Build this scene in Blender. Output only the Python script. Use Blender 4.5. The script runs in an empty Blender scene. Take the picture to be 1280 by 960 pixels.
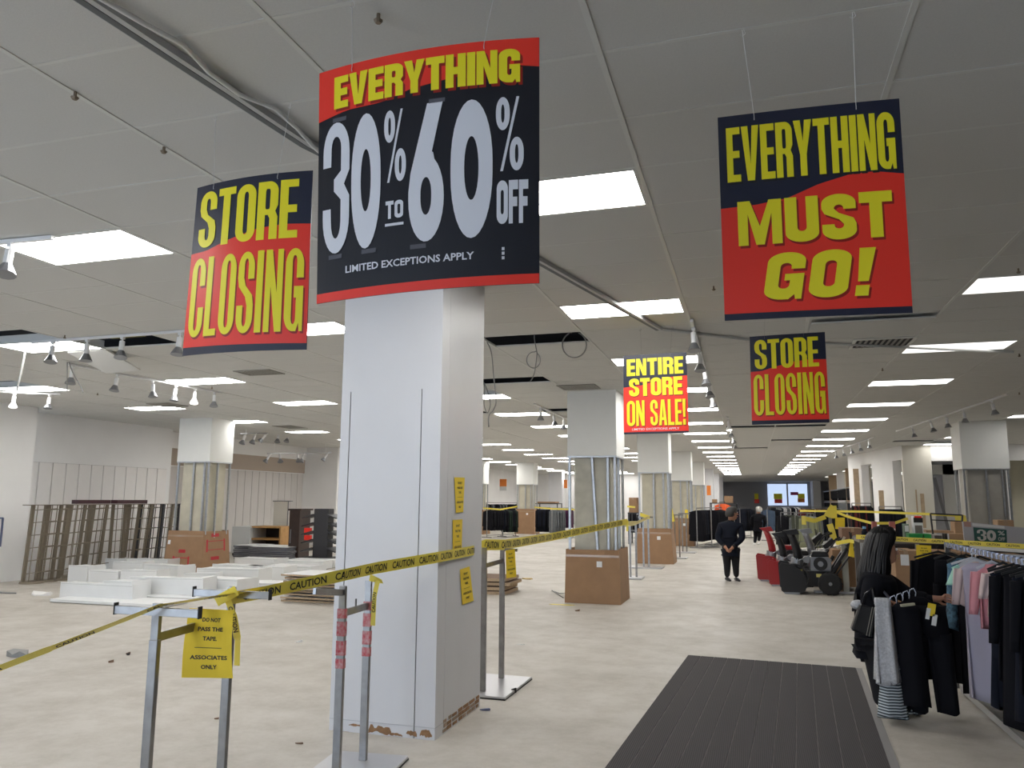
import bpy, bmesh, math, random
from mathutils import Vector, Matrix
random.seed(7)
S = bpy.context.scene
COL = S.collection
# ------------------------------------------------------------------ camera
FPX, YAW, PITCH, ROLL, EYE = 970.5, .2958, .1479, .006, 1.8
_fw = Vector((-math.sin(YAW)*math.cos(PITCH), math.cos(YAW)*math.cos(PITCH), math.sin(PITCH)))
_r = Vector((math.cos(YAW), math.sin(YAW), 0)); _u = _r.cross(_fw)
CR = math.cos(ROLL)*_r + math.sin(ROLL)*_u
CU = -math.sin(ROLL)*_r + math.cos(ROLL)*_u
cam_d = bpy.data.cameras.new('camera'); cam = bpy.data.objects.new('camera', cam_d); COL.objects.link(cam)
cam_d.sensor_width = 36; cam_d.lens = FPX/1280*36; cam_d.clip_end = 300; cam_d.clip_start = .05
mw = Matrix.Identity(4)
for i, a in enumerate((CR, CU, -_fw)):
    for j in range(3): mw[j][i] = a[j]
mw[2][3] = EYE
cam.matrix_world = mw
S.camera = cam
# ------------------------------------------------------------------ world, exposure
w = bpy.data.worlds.new('world'); S.world = w; w.use_nodes = True
w.node_tree.nodes['Background'].inputs[0].default_value = (.68, .81, 1, 1)
w.node_tree.nodes['Background'].inputs[1].default_value = 4.8
S.view_settings.view_transform = 'Standard'; S.view_settings.look = 'None'; S.view_settings.gamma = 1
S.view_settings.exposure = 0.0
LAMP = 19
# ------------------------------------------------------------------ measuring helpers: photo pixel -> point on a plane of the room
def ray(u, v): return CR*((u-640)/FPX) - CU*((v-480)/FPX) + _fw
def F(u, v, z=0.0):
    d = ray(u, v); return d*((z-EYE)/d.z) + Vector((0, 0, EYE))
def Y(u, v, y):
    d = ray(u, v); return d*(y/d.y) + Vector((0, 0, EYE))
def X(u, v, x):
    d = ray(u, v); return d*(x/d.x) + Vector((0, 0, EYE))
# ------------------------------------------------------------------ materials
MATS = {}
def M(name, col, rough=.6, metal=0, noise=0, nscale=8, bump=0, bscale=60, spec=.5, emit=0, col2=None, coat=0):
    if name in MATS: return MATS[name]
    m = bpy.data.materials.new(name); m.use_nodes = True; nt = m.node_tree; b = nt.nodes['Principled BSDF']
    c = (*col, 1)
    b.inputs['Base Color'].default_value = c; b.inputs['Roughness'].default_value = rough
    b.inputs['Metallic'].default_value = metal; b.inputs['Specular IOR Level'].default_value = spec
    if coat: b.inputs['Coat Weight'].default_value = coat
    if emit:
        b.inputs['Emission Color'].default_value = c; b.inputs['Emission Strength'].default_value = emit
    if noise or bump:
        tc = nt.nodes.new('ShaderNodeTexCoord')
    if noise:
        n = nt.nodes.new('ShaderNodeTexNoise'); n.inputs['Scale'].default_value = nscale; n.inputs['Detail'].default_value = 6
        nt.links.new(tc.outputs['Object'], n.inputs['Vector'])
        r = nt.nodes.new('ShaderNodeValToRGB'); r.color_ramp.elements[0].position = .3; r.color_ramp.elements[1].position = .7
        c2 = col2 or tuple(max(0, x*(1-noise)) for x in col)
        r.color_ramp.elements[0].color = (*c2, 1); r.color_ramp.elements[1].color = c
        nt.links.new(n.outputs['Fac'], r.inputs['Fac']); nt.links.new(r.outputs['Color'], b.inputs['Base Color'])
    if bump:
        n2 = nt.nodes.new('ShaderNodeTexNoise'); n2.inputs['Scale'].default_value = bscale; n2.inputs['Detail'].default_value = 4
        nt.links.new(tc.outputs['Object'], n2.inputs['Vector'])
        bp = nt.nodes.new('ShaderNodeBump'); bp.inputs['Strength'].default_value = bump; bp.inputs['Distance'].default_value = .01
        nt.links.new(n2.outputs['Fac'], bp.inputs['Height']); nt.links.new(bp.outputs['Normal'], b.inputs['Normal'])
    MATS[name] = m; return m

tile_m = M('ceiling_tile', (.64, .635, .61), .9, noise=.05, nscale=90, bump=.12, bscale=160)
grid_m = M('grid_white', (.66, .66, .63), .5)
plenum_m = M('plenum_dark', (.025, .025, .03), .9)
wall_m = M('wall_white', (.85, .84, .83), .75, noise=.05, nscale=1.2)
wallw_m = M('wall_panel_warm', (.84, .81, .79), .7, noise=.05, nscale=2)
colwhite = M('column_paint', (.67, .67, .69), .45, noise=.04, nscale=2.5, bump=.05, bscale=40)
soffit_m = M('soffit_board', (.80, .80, .77), .7, noise=.03, nscale=3)
plaster_m = M('bare_plaster', (.36, .20, .10), .95, noise=.35, nscale=30, bump=.6)
brick_m = M('bare_render', (.45, .33, .24), .95, noise=.4, nscale=30, bump=.6)
concrete_m = M('column_concrete', (.56, .54, .46), .9, noise=.22, nscale=4, bump=.2, bscale=25)
concrete2_m = M('column_concrete_yellow', (.62, .58, .46), .9, noise=.14, nscale=4, bump=.2, bscale=25)
stud_m = M('galvanised_stud', (.55, .57, .60), .38, .75, noise=.2, nscale=20)
chrome_m = M('chrome', (.36, .355, .35), .30, .95, noise=.25, nscale=12)
chromed_m = M('dark_chrome', (.28, .28, .29), .3, .9)
card_m = M('cardboard', (.36, .215, .12), .85, noise=.12, nscale=5, bump=.1, bscale=30)
card2_m = M('cardboard_light', (.44, .28, .16), .85, noise=.1, nscale=5)
tapeclear_m = M('packing_tape', (.42, .29, .19), .2, spec=.8)
red_m = M('print_red', (.93, .04, .022), .35)
navy_m = M('print_navy', (.012, .016, .04), .35)
black_m = M('print_black', (.008, .009, .016), .3)
yel_m = M('print_yellow', (.96, .83, .02), .35)
lily_m = M('print_white', (.80, .80, .84), .4)
shade_m = M('print_dark_red', (.33, .015, .01), .35)
note_m = M('notice_yellow', (.86, .62, .035), .75)
tape_m = M('tape_yellow', (.84, .70, .10), .35)
ink_m = M('ink_black', (.015, .015, .015), .6)
white_m = M('white_plastic', (.8, .8, .8), .4)
whitep_m = M('white_melamine', (.78, .79, .79), .35, noise=.05, nscale=3)
chip_m = M('chipboard_edge', (.50, .37, .24), .9, noise=.3, nscale=60)
greyp_m = M('grey_board', (.60, .61, .60), .6)
wire_m = M('brass_wire', (.15, .125, .10), .5, .3)
darkrack_m = M('dark_rack', (.03, .03, .035), .5)
wood_m = M('honey_wood', (.50, .27, .09), .5, noise=.3, nscale=6)
dwood_m = M('espresso_wood', (.045, .025, .018), .4, noise=.3, nscale=8)
cloth_k = M('black_cloth', (.009, .009, .012), .95, spec=.15)
cloth_n = M('navy_cloth', (.010, .012, .020), .9, spec=.15)
cloth_g = M('grey_cloth', (.14, .15, .16), .95, noise=.3, nscale=20)
cloth_o = M('olive_cloth', (.045, .05, .033), .95)
cloth_r = M('dark_red_cloth', (.09, .012, .012), .95)
cloth_p = M('plum_cloth', (.06, .012, .05), .95)
cloth_pk = M('pink_cloth', (.66, .28, .31), .9)
cloth_lg = M('pale_grey_cloth', (.46, .43, .52), .9)
cloth_blush = M('blush_cloth', (.62, .48, .46), .9)
cloth_mint = M('mint_cloth', (.35, .62, .52), .9)
cloth_w = M('white_cloth', (.6, .6, .62), .9, noise=.35, nscale=60)
cloth_b = M('blue_print_cloth', (.10, .22, .33), .9, noise=.85, nscale=28)
skin_m = M('skin', (.42, .21, .13), .55)
hair_m = M('black_hair', (.007, .006, .006), .8, spec=.2)
hairw_m = M('white_hair', (.55, .52, .48), .6)
leather_m = M('black_leather', (.014, .014, .016), .3)
rubber_m = M('rubber', (.015, .015, .016), .8)
mred_m = M('machine_red', (.33, .012, .015), .3, coat=.4)
mblk_m = M('machine_black', (.009, .009, .011), .45)
steel_m = M('engine_steel', (.30, .31, .33), .4, .8)
green_m = M('green_plastic', (.02, .30, .07), .5)
orange_m = M('orange_print', (.75, .22, .03), .6)
teal_m = M('print_dark_green', (.03, .10, .09), .5)
ventm = M('vent_grey', (.30, .29, .26), .7)
lamp_m = M('lamp_diffuser', (1, .985, .955), .5, emit=LAMP)
lampdim_m = M('lamp_diffuser_weak', (1, .985, .955), .5, emit=LAMP*.3)
lampfaint_m = M('lamp_diffuser_faint', (1, .985, .955), .5, emit=LAMP*.08)
glow_m = M('bright_window', (.55, .68, .92), .5, emit=.95)
spot_m = M('spot_lamp_on', (1, .96, .88), .5, emit=2.0)
wire_w = M('thin_wire', (.75, .75, .74), .4)
cable_m = M('grey_cable', (.25, .25, .24), .5)
tan_m = M('tan_adhesive', (.50, .38, .25), .9, noise=.2, nscale=9)

def floor_mat():
    m = bpy.data.materials.new('floor_slab'); m.use_nodes = True; nt = m.node_tree; b = nt.nodes['Principled BSDF']
    N = nt.nodes.new; L = nt.links.new
    tc = N('ShaderNodeTexCoord')
    def noise(sc, det, rough=.6):
        n = N('ShaderNodeTexNoise'); n.inputs['Scale'].default_value = sc; n.inputs['Detail'].default_value = det
        n.inputs['Roughness'].default_value = rough; L(tc.outputs['Object'], n.inputs['Vector']); return n
    def ramp(n, p0, c0, p1, c1):
        r = N('ShaderNodeValToRGB'); r.color_ramp.elements[0].position = p0; r.color_ramp.elements[1].position = p1
        r.color_ramp.elements[0].color = (*c0, 1); r.color_ramp.elements[1].color = (*c1, 1); L(n.outputs['Fac'], r.inputs['Fac']); return r
    r1 = ramp(noise(.55, 8), .32, (.42, .39, .345), .68, (.545, .515, .47))
    r2 = ramp(noise(2.6, 10, .75), .40, (.38, .31, .22), .58, (1, 1, 1))
    mx = N('ShaderNodeMix'); mx.data_type = 'RGBA'; mx.blend_type = 'MULTIPLY'; mx.inputs[0].default_value = .24
    L(r1.outputs[0], mx.inputs[6]); L(r2.outputs[0], mx.inputs[7])
    r3 = ramp(noise(14, 6, .8), .63, (1, 1, 1), .74, (.55, .48, .38))
    m2 = N('ShaderNodeMix'); m2.data_type = 'RGBA'; m2.blend_type = 'MULTIPLY'; m2.inputs[0].default_value = .45
    L(mx.outputs[2], m2.inputs[6]); L(r3.outputs[0], m2.inputs[7])
    L(m2.outputs[2], b.inputs['Base Color'])
    rr = ramp(noise(1.7, 6), .3, (.42,)*3, .7, (.68,)*3); L(rr.outputs[0], b.inputs['Roughness'])
    bp = N('ShaderNodeBump'); bp.inputs['Strength'].default_value = .12; bp.inputs['Distance'].default_value = .01
    L(noise(9, 8, .7).outputs['Fac'], bp.inputs['Height']); L(bp.outputs['Normal'], b.inputs['Normal'])
    return m
floor_m = floor_mat()
def stripe_mat(name, c1, c2, scale, axis='Z', rough=.9):
    m = bpy.data.materials.new(name); m.use_nodes = True; nt = m.node_tree; b = nt.nodes['Principled BSDF']
    tc = nt.nodes.new('ShaderNodeTexCoord'); wv = nt.nodes.new('ShaderNodeTexWave'); wv.bands_direction = axis
    wv.inputs['Scale'].default_value = scale; wv.inputs['Distortion'].default_value = .4
    nt.links.new(tc.outputs['Object'], wv.inputs['Vector'])
    r = nt.nodes.new('ShaderNodeValToRGB'); r.color_ramp.interpolation = 'LINEAR'
    r.color_ramp.elements[0].position = .42; r.color_ramp.elements[1].position = .58
    r.color_ramp.elements[0].color = (*c1, 1); r.color_ramp.elements[1].color = (*c2, 1)
    nt.links.new(wv.outputs['Fac'], r.inputs['Fac']); nt.links.new(r.outputs[0], b.inputs['Base Color'])
    b.inputs['Roughness'].default_value = rough
    return m
matrib_m = stripe_mat('mat_ribs', (.028, .025, .028), (.062, .055, .056), 22, 'X')
cloth_st = stripe_mat('striped_cloth', (.04, .05, .06), (.5, .55, .58), 14, 'Z')

# ------------------------------------------------------------------ mesh building
class MB:
    def __init__(s): s.v = []; s.f = []; s.mi = []; s.cur = 0
    def add(s, vs, fs):
        o = len(s.v); s.v += [tuple(p) for p in vs]; s.f += [tuple(i+o for i in f) for f in fs]; s.mi += [s.cur]*len(fs); return s
    def box(s, x0, x1, y0, y1, z0, z1, rot=None, about=None, b=0):
        P = [(x0,y0,z0),(x1,y0,z0),(x1,y1,z0),(x0,y1,z0),(x0,y0,z1),(x1,y0,z1),(x1,y1,z1),(x0,y1,z1)]
        P = [Vector(p) for p in P]
        if rot is not None:
            a = Vector(about) if about is not None else Vector(((x0+x1)/2, (y0+y1)/2, (z0+z1)/2))
            P = [rot @ (p-a) + a for p in P]
        return s.add(P, [(0,3,2,1),(4,5,6,7),(0,1,5,4),(1,2,6,5),(2,3,7,6),(3,0,4,7)])
    def hexa(s, P):   # 8 points: bottom ring 4, top ring 4
        return s.add(P, [(0,3,2,1),(4,5,6,7),(0,1,5,4),(1,2,6,5),(2,3,7,6),(3,0,4,7)])
    def bar(s, a, b, w, h=None, up=Vector((0,0,1))):
        a = Vector(a); b = Vector(b); h = h or w; d = (b-a).normalized()
        if abs(d.dot(up)) > .98: up = Vector((0,1,0))
        r = d.cross(up).normalized()*(w/2); u = r.cross(d).normalized()*(h/2)
        return s.add([a-r-u, a+r-u, a+r+u, a-r+u, b-r-u, b+r-u, b+r+u, b-r+u], [(0,1,2,3),(7,6,5,4),(0,4,5,1),(1,5,6,2),(2,6,7,3),(3,7,4,0)])
    def tube(s, pts, r, n=8, r2=None, cap=True):
        pts = [Vector(p) for p in pts]; rings = []
        up = Vector((0,0,1)); prev = None; base = len(s.v)
        for i, p in enumerate(pts):
            d = (pts[min(i+1, len(pts)-1)] - pts[max(i-1, 0)]).normalized()
            if prev is None:
                a = d.cross(up if abs(d.z) < .95 else Vector((1,0,0))).normalized()
            else:
                a = (prev - d*prev.dot(d)).normalized()
            prev = a; b = d.cross(a)
            rr = r if r2 is None else r + (r2-r)*i/(len(pts)-1)
            if isinstance(r, (list, tuple)): rr = r[i]
            rings.append([p + a*math.cos(2*math.pi*k/n)*rr + b*math.sin(2*math.pi*k/n)*rr for k in range(n)])
        vs = [q for R in rings for q in R]; fs = []
        for i in range(len(pts)-1):
            for k in range(n): fs.append((i*n+k, i*n+(k+1)%n, (i+1)*n+(k+1)%n, (i+1)*n+k))
        if cap: fs.append(tuple(range(n-1, -1, -1))); fs.append(tuple((len(pts)-1)*n+k for k in range(n)))
        return s.add(vs, fs)
    def loft(s, rings, close=True, cap=True):
        n = len(rings[0]); vs = [q for R in rings for q in R]; fs = []
        for i in range(len(rings)-1):
            for k in range(n if close else n-1): fs.append((i*n+k, i*n+(k+1)%n, (i+1)*n+(k+1)%n, (i+1)*n+k))
        if cap: fs.append(tuple(range(n-1, -1, -1))); fs.append(tuple((len(rings)-1)*n+k for k in range(n)))
        return s.add(vs, fs)
    def prism(s, poly, to3, th):   # poly 2d, to3(x,y,d)
        n = len(poly); a = [to3(x, y, 0) for x, y in poly]; b = [to3(x, y, th) for x, y in poly]
        return s.add(a+b, [tuple(range(n-1, -1, -1)), tuple(range(n, 2*n))] + [(k, (k+1)%n, n+(k+1)%n, n+k) for k in range(n)])
    def ball(s, c, r, n=10, m=7, sc=(1,1,1)):
        rings = []
        for i in range(m+1):
            t = math.pi*i/m; t = min(max(t, .02), math.pi-.02)
            rings.append([Vector((c[0]+r*sc[0]*math.sin(t)*math.cos(2*math.pi*k/n), c[1]+r*sc[1]*math.sin(t)*math.sin(2*math.pi*k/n), c[2]-r*sc[2]*math.cos(t))) for k in range(n)])
        return s.loft(rings)
    def build(s, name, mats, parent=None, smooth=False, bevel=0):
        me = bpy.data.meshes.new(name); me.from_pydata(s.v, [], s.f)
        if not isinstance(mats, (list, tuple)): mats = [mats]
        for m in mats: me.materials.append(m)
        for p, i in zip(me.polygons, s.mi): p.material_index = min(i, len(mats)-1); p.use_smooth = smooth
        bm = bmesh.new(); bm.from_mesh(me); bmesh.ops.recalc_face_normals(bm, faces=bm.faces)
        if bevel: bmesh.ops.bevel(bm, geom=list(bm.edges), offset=bevel, segments=1, affect='EDGES', clamp_overlap=True)
        bm.to_mesh(me); bm.free()
        o = bpy.data.objects.new(name, me); COL.objects.link(o)
        if parent is not None: attach(o, parent)
        return o
def attach(o, parent):
    o.parent = parent
    if parent.parent is None:
        o.matrix_parent_inverse = Matrix.Translation(-parent.location) if parent.rotation_euler.z == 0 else (Matrix.Translation(parent.location) @ Matrix.Rotation(parent.rotation_euler.z, 4, 'Z')).inverted()
def tag(o, label=None, cat=None, group=None, kind=None):
    if label: o['label'] = label
    if cat: o['category'] = cat
    if group: o['group'] = group
    if kind: o['kind'] = kind
    return o
def thing(name, label, cat, loc=(0,0,0), group=None):
    o = bpy.data.objects.new(name, None); o.empty_display_size = .1; COL.objects.link(o); o.location = loc
    return tag(o, label, cat, group)
def copy_thing(root, delta=(0,0,0), label=None, rotz=0, group=None):
    r = root.copy(); COL.objects.link(r); r.location = Vector(root.location) + Vector(delta); r.rotation_euler = (0,0,root.rotation_euler.z+rotz)
    if label: r['label'] = label
    if group: r['group'] = group
    for ch in list(root.children):
        c = ch.copy(); COL.objects.link(c); c.parent = r; c.matrix_parent_inverse = ch.matrix_parent_inverse.copy()
        for g in list(ch.children):
            d = g.copy(); COL.objects.link(d); d.parent = c; d.matrix_parent_inverse = g.matrix_parent_inverse.copy()
    return r
ORD = ['first','second','third','fourth','fifth','sixth','seventh','eighth','ninth','tenth','eleventh','twelfth','thirteenth','fourteenth','fifteenth','sixteenth','seventeenth','eighteenth','nineteenth','twentieth','twenty-first','twenty-second','twenty-third','twenty-fourth','twenty-fifth','twenty-sixth','twenty-seventh','twenty-eighth']

# ------------------------------------------------------------------ room shell
CZ = 3.79; GX, GY, GX0, GY0 = 1.285, .635, -.575, 5.11
def cell(k, m): return (GX0+GX*k, GX0+GX*(k+1), GY0+GY*m, GY0+GY*(m+1))
XL, XR, YF, YB = -21.0, 17.0, -5.5, 86.0
o = MB().box(XL, XR, YF, YB, -.12, 0).build('floor', floor_m); tag(o, kind='structure')
ceil = MB().box(XL-.2, XR+.2, YF, YB, 4.7, 4.8).build('ceiling', plenum_m); tag(ceil, kind='structure')
lit = {}   # (k,m): n
rows = {-10: range(0, 24), -7: range(-1, 24), -4: range(-1, 24), -1: range(0, 19), 2: range(1, 19), 5: [5, 7, 8, 10, 11, 13, 14, 16, 18, 20], 8: range(8, 22)}  # out-of-view near panels of the left rows are added to brighten signs and wall
skipn = {(-7, 0), (-4, 2), (-7, 4), (-4, 4) if False else (99, 99)}
for k, ns in rows.items():
    for n in ns:
        if (k, n) not in skipn: lit[(k, 5*n-1)] = n
holes = {(-3, 6), (-4, 11), (-8, 4), (-7, 3), (-6, 4) , (-8, 5), (-10, 8), (-5, 15), (-11, 9), (-9, 14), (0, 19), (1, 27), (3, 17), (4, 19), (0, 33), (1, 40), (0, 47), (4, 36), (5, 36), (5, 26), (-4, 22), (-5, 30)}
holes = {(-2, 6), (-3, 11), (-7, 3), (-6, 4), (-10, 8), (-4, 13), (-5, 18), (-3, 18), (0, 26), (1, 34), (0, 40), (4, 36), (5, 37), (1, 26)}
solid = []
k0, k1 = -16, 13; m0, m1 = -16, 127
for k in range(k0, k1+1):
    for m in range(m0, m1+1):
        if (k, m) in lit or (k, m) in holes: continue
        solid.append((k, m))
def vis(k, m):
    x0, x1, y0, y1 = cell(k, m); p = Vector(((x0+x1)/2, (y0+y1)/2, CZ-EYE)); z = p.dot(_fw)
    if z < .5: return None
    u = 640+FPX*p.dot(CR)/z; v = 480-FPX*p.dot(CU)/z
    return z if (-90 < u < 1370 and -70 < v) else None
near = sorted([(vis(k, m), k, m) for k, m in solid if vis(k, m)])[:296]
nearset = {(k, m) for _, k, m in near}
tm = bpy.data.meshes.new('ceiling_tile')
tb = MB(); e = .011
tb.hexa([(e,e,0),(GX-e,e,0),(GX-e,GY-e,0),(e,GY-e,0),(e-.006,e-.006,.018),(GX-e+.006,e-.006,.018),(GX-e+.006,GY-e+.006,.018),(e-.006,GY-e+.006,.018)])
tm.from_pydata(tb.v, [], tb.f); tm.materials.append(tile_m)
for _, k, m in near:
    t = bpy.data.objects.new('ceiling_tile', tm); COL.objects.link(t); t.parent = ceil
    t.location = (cell(k, m)[0], cell(k, m)[2], CZ + random.uniform(0, .0025))
rest = MB()
for k, m in solid:
    if (k, m) in nearset: continue
    x0, x1, y0, y1 = cell(k, m)
    rest.box(x0+e, x1-e, y0+e, y1-e, CZ, CZ+.018)
o = rest.build('ceiling_tile_field', tile_m); o.parent = ceil; o['kind'] = 'stuff'
gb = MB()
for k in range(k0, k1+2):
    x = GX0+GX*k; gb.box(x-.014, x+.014, GY0+GY*m0, GY0+GY*(m1+1), CZ-.004, CZ+.02)
o = gb.build('runner', grid_m); o.parent = ceil; o['kind'] = 'stuff'
gb = MB()
for m in range(m0, m1+2):
    y = GY0+GY*m
    for k in range(k0, k1+1):
        if ((k, m) in holes and (k, m-1) in holes): continue
        gb.box(GX0+GX*k+.014, GX0+GX*(k+1)-.014, y-.010, y+.010, CZ-.001, CZ+.018)
o = gb.build('cross_tee', grid_m); o.parent = ceil; o['kind'] = 'stuff'
# plenum boxes keep the holes dark
ROWN = {-13: 'far left row', -10: 'row nearest the left wall', -7: 'row over the white heap', -4: 'row behind the big column', -1: 'row left of the aisle', 2: 'row right of the aisle', 5: 'row over the right racks', 8: 'row beyond the partition'}
proto = None
cnt = {}
for (k, m) in sorted(lit, key=lambda q: (q[0], q[1])):
    x0, x1, y0, y1 = cell(k, m)
    cx, cy = (x0+x1)/2, (y0+y1)/2
    i = cnt.get(k, 0); cnt[k] = i+1
    lab = 'lit ceiling panel, %s from the near end, %s' % (ORD[i], ROWN[k])
    if proto is None:
        proto = thing('ceiling_light', lab, 'ceiling light', (cx, cy, CZ), 'fluorescent ceiling panels')
        a, b = GX/2-.016, GY/2-.012; fr = MB()
        fr.box(cx-a, cx+a, cy-b, cy-b+.02, CZ-.002, CZ+.10).box(cx-a, cx+a, cy+b-.02, cy+b, CZ-.002, CZ+.10)
        fr.box(cx-a, cx-a+.02, cy-b+.02, cy+b-.02, CZ-.002, CZ+.10).box(cx+a-.02, cx+a, cy-b+.02, cy+b-.02, CZ-.002, CZ+.10)
        fr.box(cx-a, cx+a, cy-b, cy+b, CZ+.10, CZ+.11)
        fr.build('frame', grid_m, proto)
        MB().box(cx-a+.02, cx+a-.02, cy-b+.02, cy+b-.02, CZ+.002, CZ+.008).build('diffuser', lamp_m, proto)
        pl = proto.location.copy()
    else:
        lc = copy_thing(proto, Vector((cx, cy, CZ))-pl, lab)
        if (k == 2 and m in (4, 9, 14, 19, 24)) or k == 5:
            for ch in lc.children:
                if ch.name.startswith('diffuser'): ch.data = ch.data.copy(); ch.data.materials[0] = lampfaint_m if (k == 2 and m < 10) else lampdim_m

def wall(name, x0, x1, y0, y1, z0, z1, m=wall_m):
    return tag(MB().box(x0, x1, y0, y1, z0, z1).build(name, m), kind='structure')
# left wall: nearer pilaster, panelled stretch, recess
def grooved(name, x, y0, y1, z0, zs, z1, pitch, mat, side='panel'):
    root = wall(name, x-.25, x-.03, y0, y1, 0, CZ+.0)
    top = MB().box(x-.03, x, y0, y1, zs, z1).build('upper_panel', wall_m); top.parent = root
    n = max(1, round((y1-y0)/pitch)); p = (y1-y0)/n
    me = None
    for i in range(n):
        a = y0+i*p
        if me is None:
            ob = MB().box(x-.03, x, a+.012, a+p-.012, z0, zs-.006).build('wall_panel', mat); me = ob; a0 = a
        else:
            ob = me.copy(); COL.objects.link(ob); ob.location = (0, a-a0, 0)
        ob.parent = root
    back = MB().box(x-.035, x-.028, y0, y1, z0, zs).build('joint_backing', M('groove_shadow_gap', (.35, .33, .31), .9)); back.parent = root
    return root
wall('wall_left', -15.62, -15.3, YF, 13.55, 0, CZ, wall_m)
grooved('wall_left_panelled', -16.15, 13.3, 18.75, 0, 2.62, CZ, .40, wallw_m)
wall('wall_left_return', -16.9, -16.16, 18.75, 18.9, 0, CZ)
grooved('wall_left_recess', -16.9, 18.9, 27.2, 0, 2.75, 3.2, .42, M('wall_panel_grey', (.60, .57, .55), .7))
tag(MB().box(-16.93, -16.85, 18.9, 27.2, 2.78, 3.3).build('trim_1', M('beige_band', (.42, .35, .29), .8)), kind='structure')
tag(MB().box(-16.93, -16.8, 18.9, 27.2, 3.3, CZ).build('trim_2', wall_m), kind='structure')
wall('wall_left_far', -17.3, -16.3, 27.2, 60, 0, CZ)
wall('wall_left_rear', -20.8, -20.5, 60, YB, 0, CZ)
for i, (a, b, x) in enumerate([(27.2, 28.4, -15.4), (29.3, 30.6, -15.0)]):
    wall('wall_left_pier_%d' % (i+1), -16.3, x, a, b, 0, CZ)
# back of the left department: bright wall far away
wall('wall_rear_left', XL, -5.6, 60.0, 60.3, 0, CZ, wall_m)
wall('wall_rear_left_return', -5.75, -5.6, 60.3, YB, 0, CZ, M('wall_grey', (.5, .5, .53), .8))
# right
wall('wall_right', 16.5, 16.8, YF, YB, 0, CZ)
# front (behind the photographer): entrance opening with daylight
wall('wall_front_left', XL, -12.0, YF-.1, YF+.1, 0, CZ); wall('wall_front_right', -2.2, XR, YF-.1, YF+.1, 0, CZ)
wall('wall_front_header', -12.0, -2.2, YF-.1, YF+.1, 3.0, 4.8)
# back wall with shop window
wb = wall('wall_back', XL, XR, YB-.6, YB-.3, 0, CZ, M('back_wall', (.36, .36, .38), .8))
BW = YB-.66
p0 = Y(958, 604, BW); p1 = Y(1011, 632, BW)
win = tag(MB().box(p0.x, p1.x, BW-.02, BW, p1.z, p0.z+.0).build('window_1', glow_m), kind='structure')
f = MB()
for t in (0, .5, 1): f.box(p0.x+(p1.x-p0.x)*t-.08, p0.x+(p1.x-p0.x)*t+.08, BW-.10, BW-.03, p1.z, p0.z)
f.box(p0.x, p1.x, BW-.10, BW-.03, p0.z-.08, p0.z+.1)
f.build('window_frame', M('alu', (.4, .4, .42), .4, .6)).parent = win
for i, (u0, u1, v0, v1, c) in enumerate([(943, 948, 617, 624, yel_m), (943, 949, 624, 629, red_m), (967, 978, 617, 624, yel_m), (968, 978, 624, 629, red_m), (988, 998, 615, 619, M('magenta_sign', (.5, .05, .15), .6)), (997, 1006, 617, 623, yel_m), (997, 1006, 623, 628, orange_m)]):
    a = Y(u0, v0, BW-.11); b = Y(u1, v1, BW-.11)
    tag(MB().box(a.x, b.x, BW-.12, BW-.101, b.z, a.z).build('window_poster', c), ['yellow poster left of the far shop window', 'red poster under the yellow one left of the far window', 'yellow poster in the left pane of the far shop window', 'red strip poster under the yellow one in the left far pane', 'magenta sign high in the middle of the far shop window', 'yellow poster in the right pane of the far shop window', 'orange strip poster in the right pane of the far window'][i], 'poster')
for nm, a, b in [('wall_back_pier_1', -5.6, -4.7), ('wall_back_pier_2', 5.9, 6.6)]: wall(nm, a, b, YB-4, YB-.6, 0, CZ)
# ------------------------------------------------------------------ right partition wall with openings (x 4..17, y about 30)
PY = 30.6
def px(u, v, y): return Y(u, v, y)
zt = CZ
xa = Y(1130, 600, PY).x; xb = Y(1166, 600, PY).x; xc = Y(1201, 600, PY).x; zh = Y(1180, 576, PY).z
wall('wall_partition_pier', xa, xb, PY, PY+.3, 0, CZ, M('cream_wall', (.68, .65, .57), .8))
wall('wall_partition_header', xb, xc+.4, PY, PY+.3, zh, CZ)
wall('wall_partition_right', xc+.0, Y(1262, 600, PY).x, PY+.02, PY+.3, 0, CZ)
wall('wall_partition_header_right', Y(1262, 600, PY).x, 16.5, PY, PY+.3, zh, CZ)
wall('wall_partition_inner', xb-.2, xc+1.2, PY+2.6, PY+2.8, 0, CZ, M('grey_wall', (.52, .53, .58), .8))
wall('wall_partition_cream', Y(1258, 600, PY).x, 16.5, PY+1.2, PY+1.4, 0, CZ, M('pale_yellow_wall', (.66, .63, .50), .8))
# inner door frame seen through the opening, and a leaning dark pole
fr = MB(); a = Y(1166, 590, PY+2.4); b = Y(1196, 578, PY+2.4)
fr.box(a.x, b.x, PY+2.4, PY+2.55, a.z-.1, a.z+.28); fr.box(b.x-.5, b.x, PY+2.4, PY+2.55, 0, a.z+.28)
tag(fr.build('door_1', white_m), kind='structure')
q = MB(); pa = Y(1168, 597, PY+1.6); pb = Y(1186, 664, PY+1.6); q.bar(pa, pa+(pb-pa)*((pa.z-.01)/(pa.z-pb.z)), .10, .06)
tag(q.build('leaning_pole', chromed_m), 'dark pole leaning inside the opening of the right partition wall', 'pole')
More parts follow.
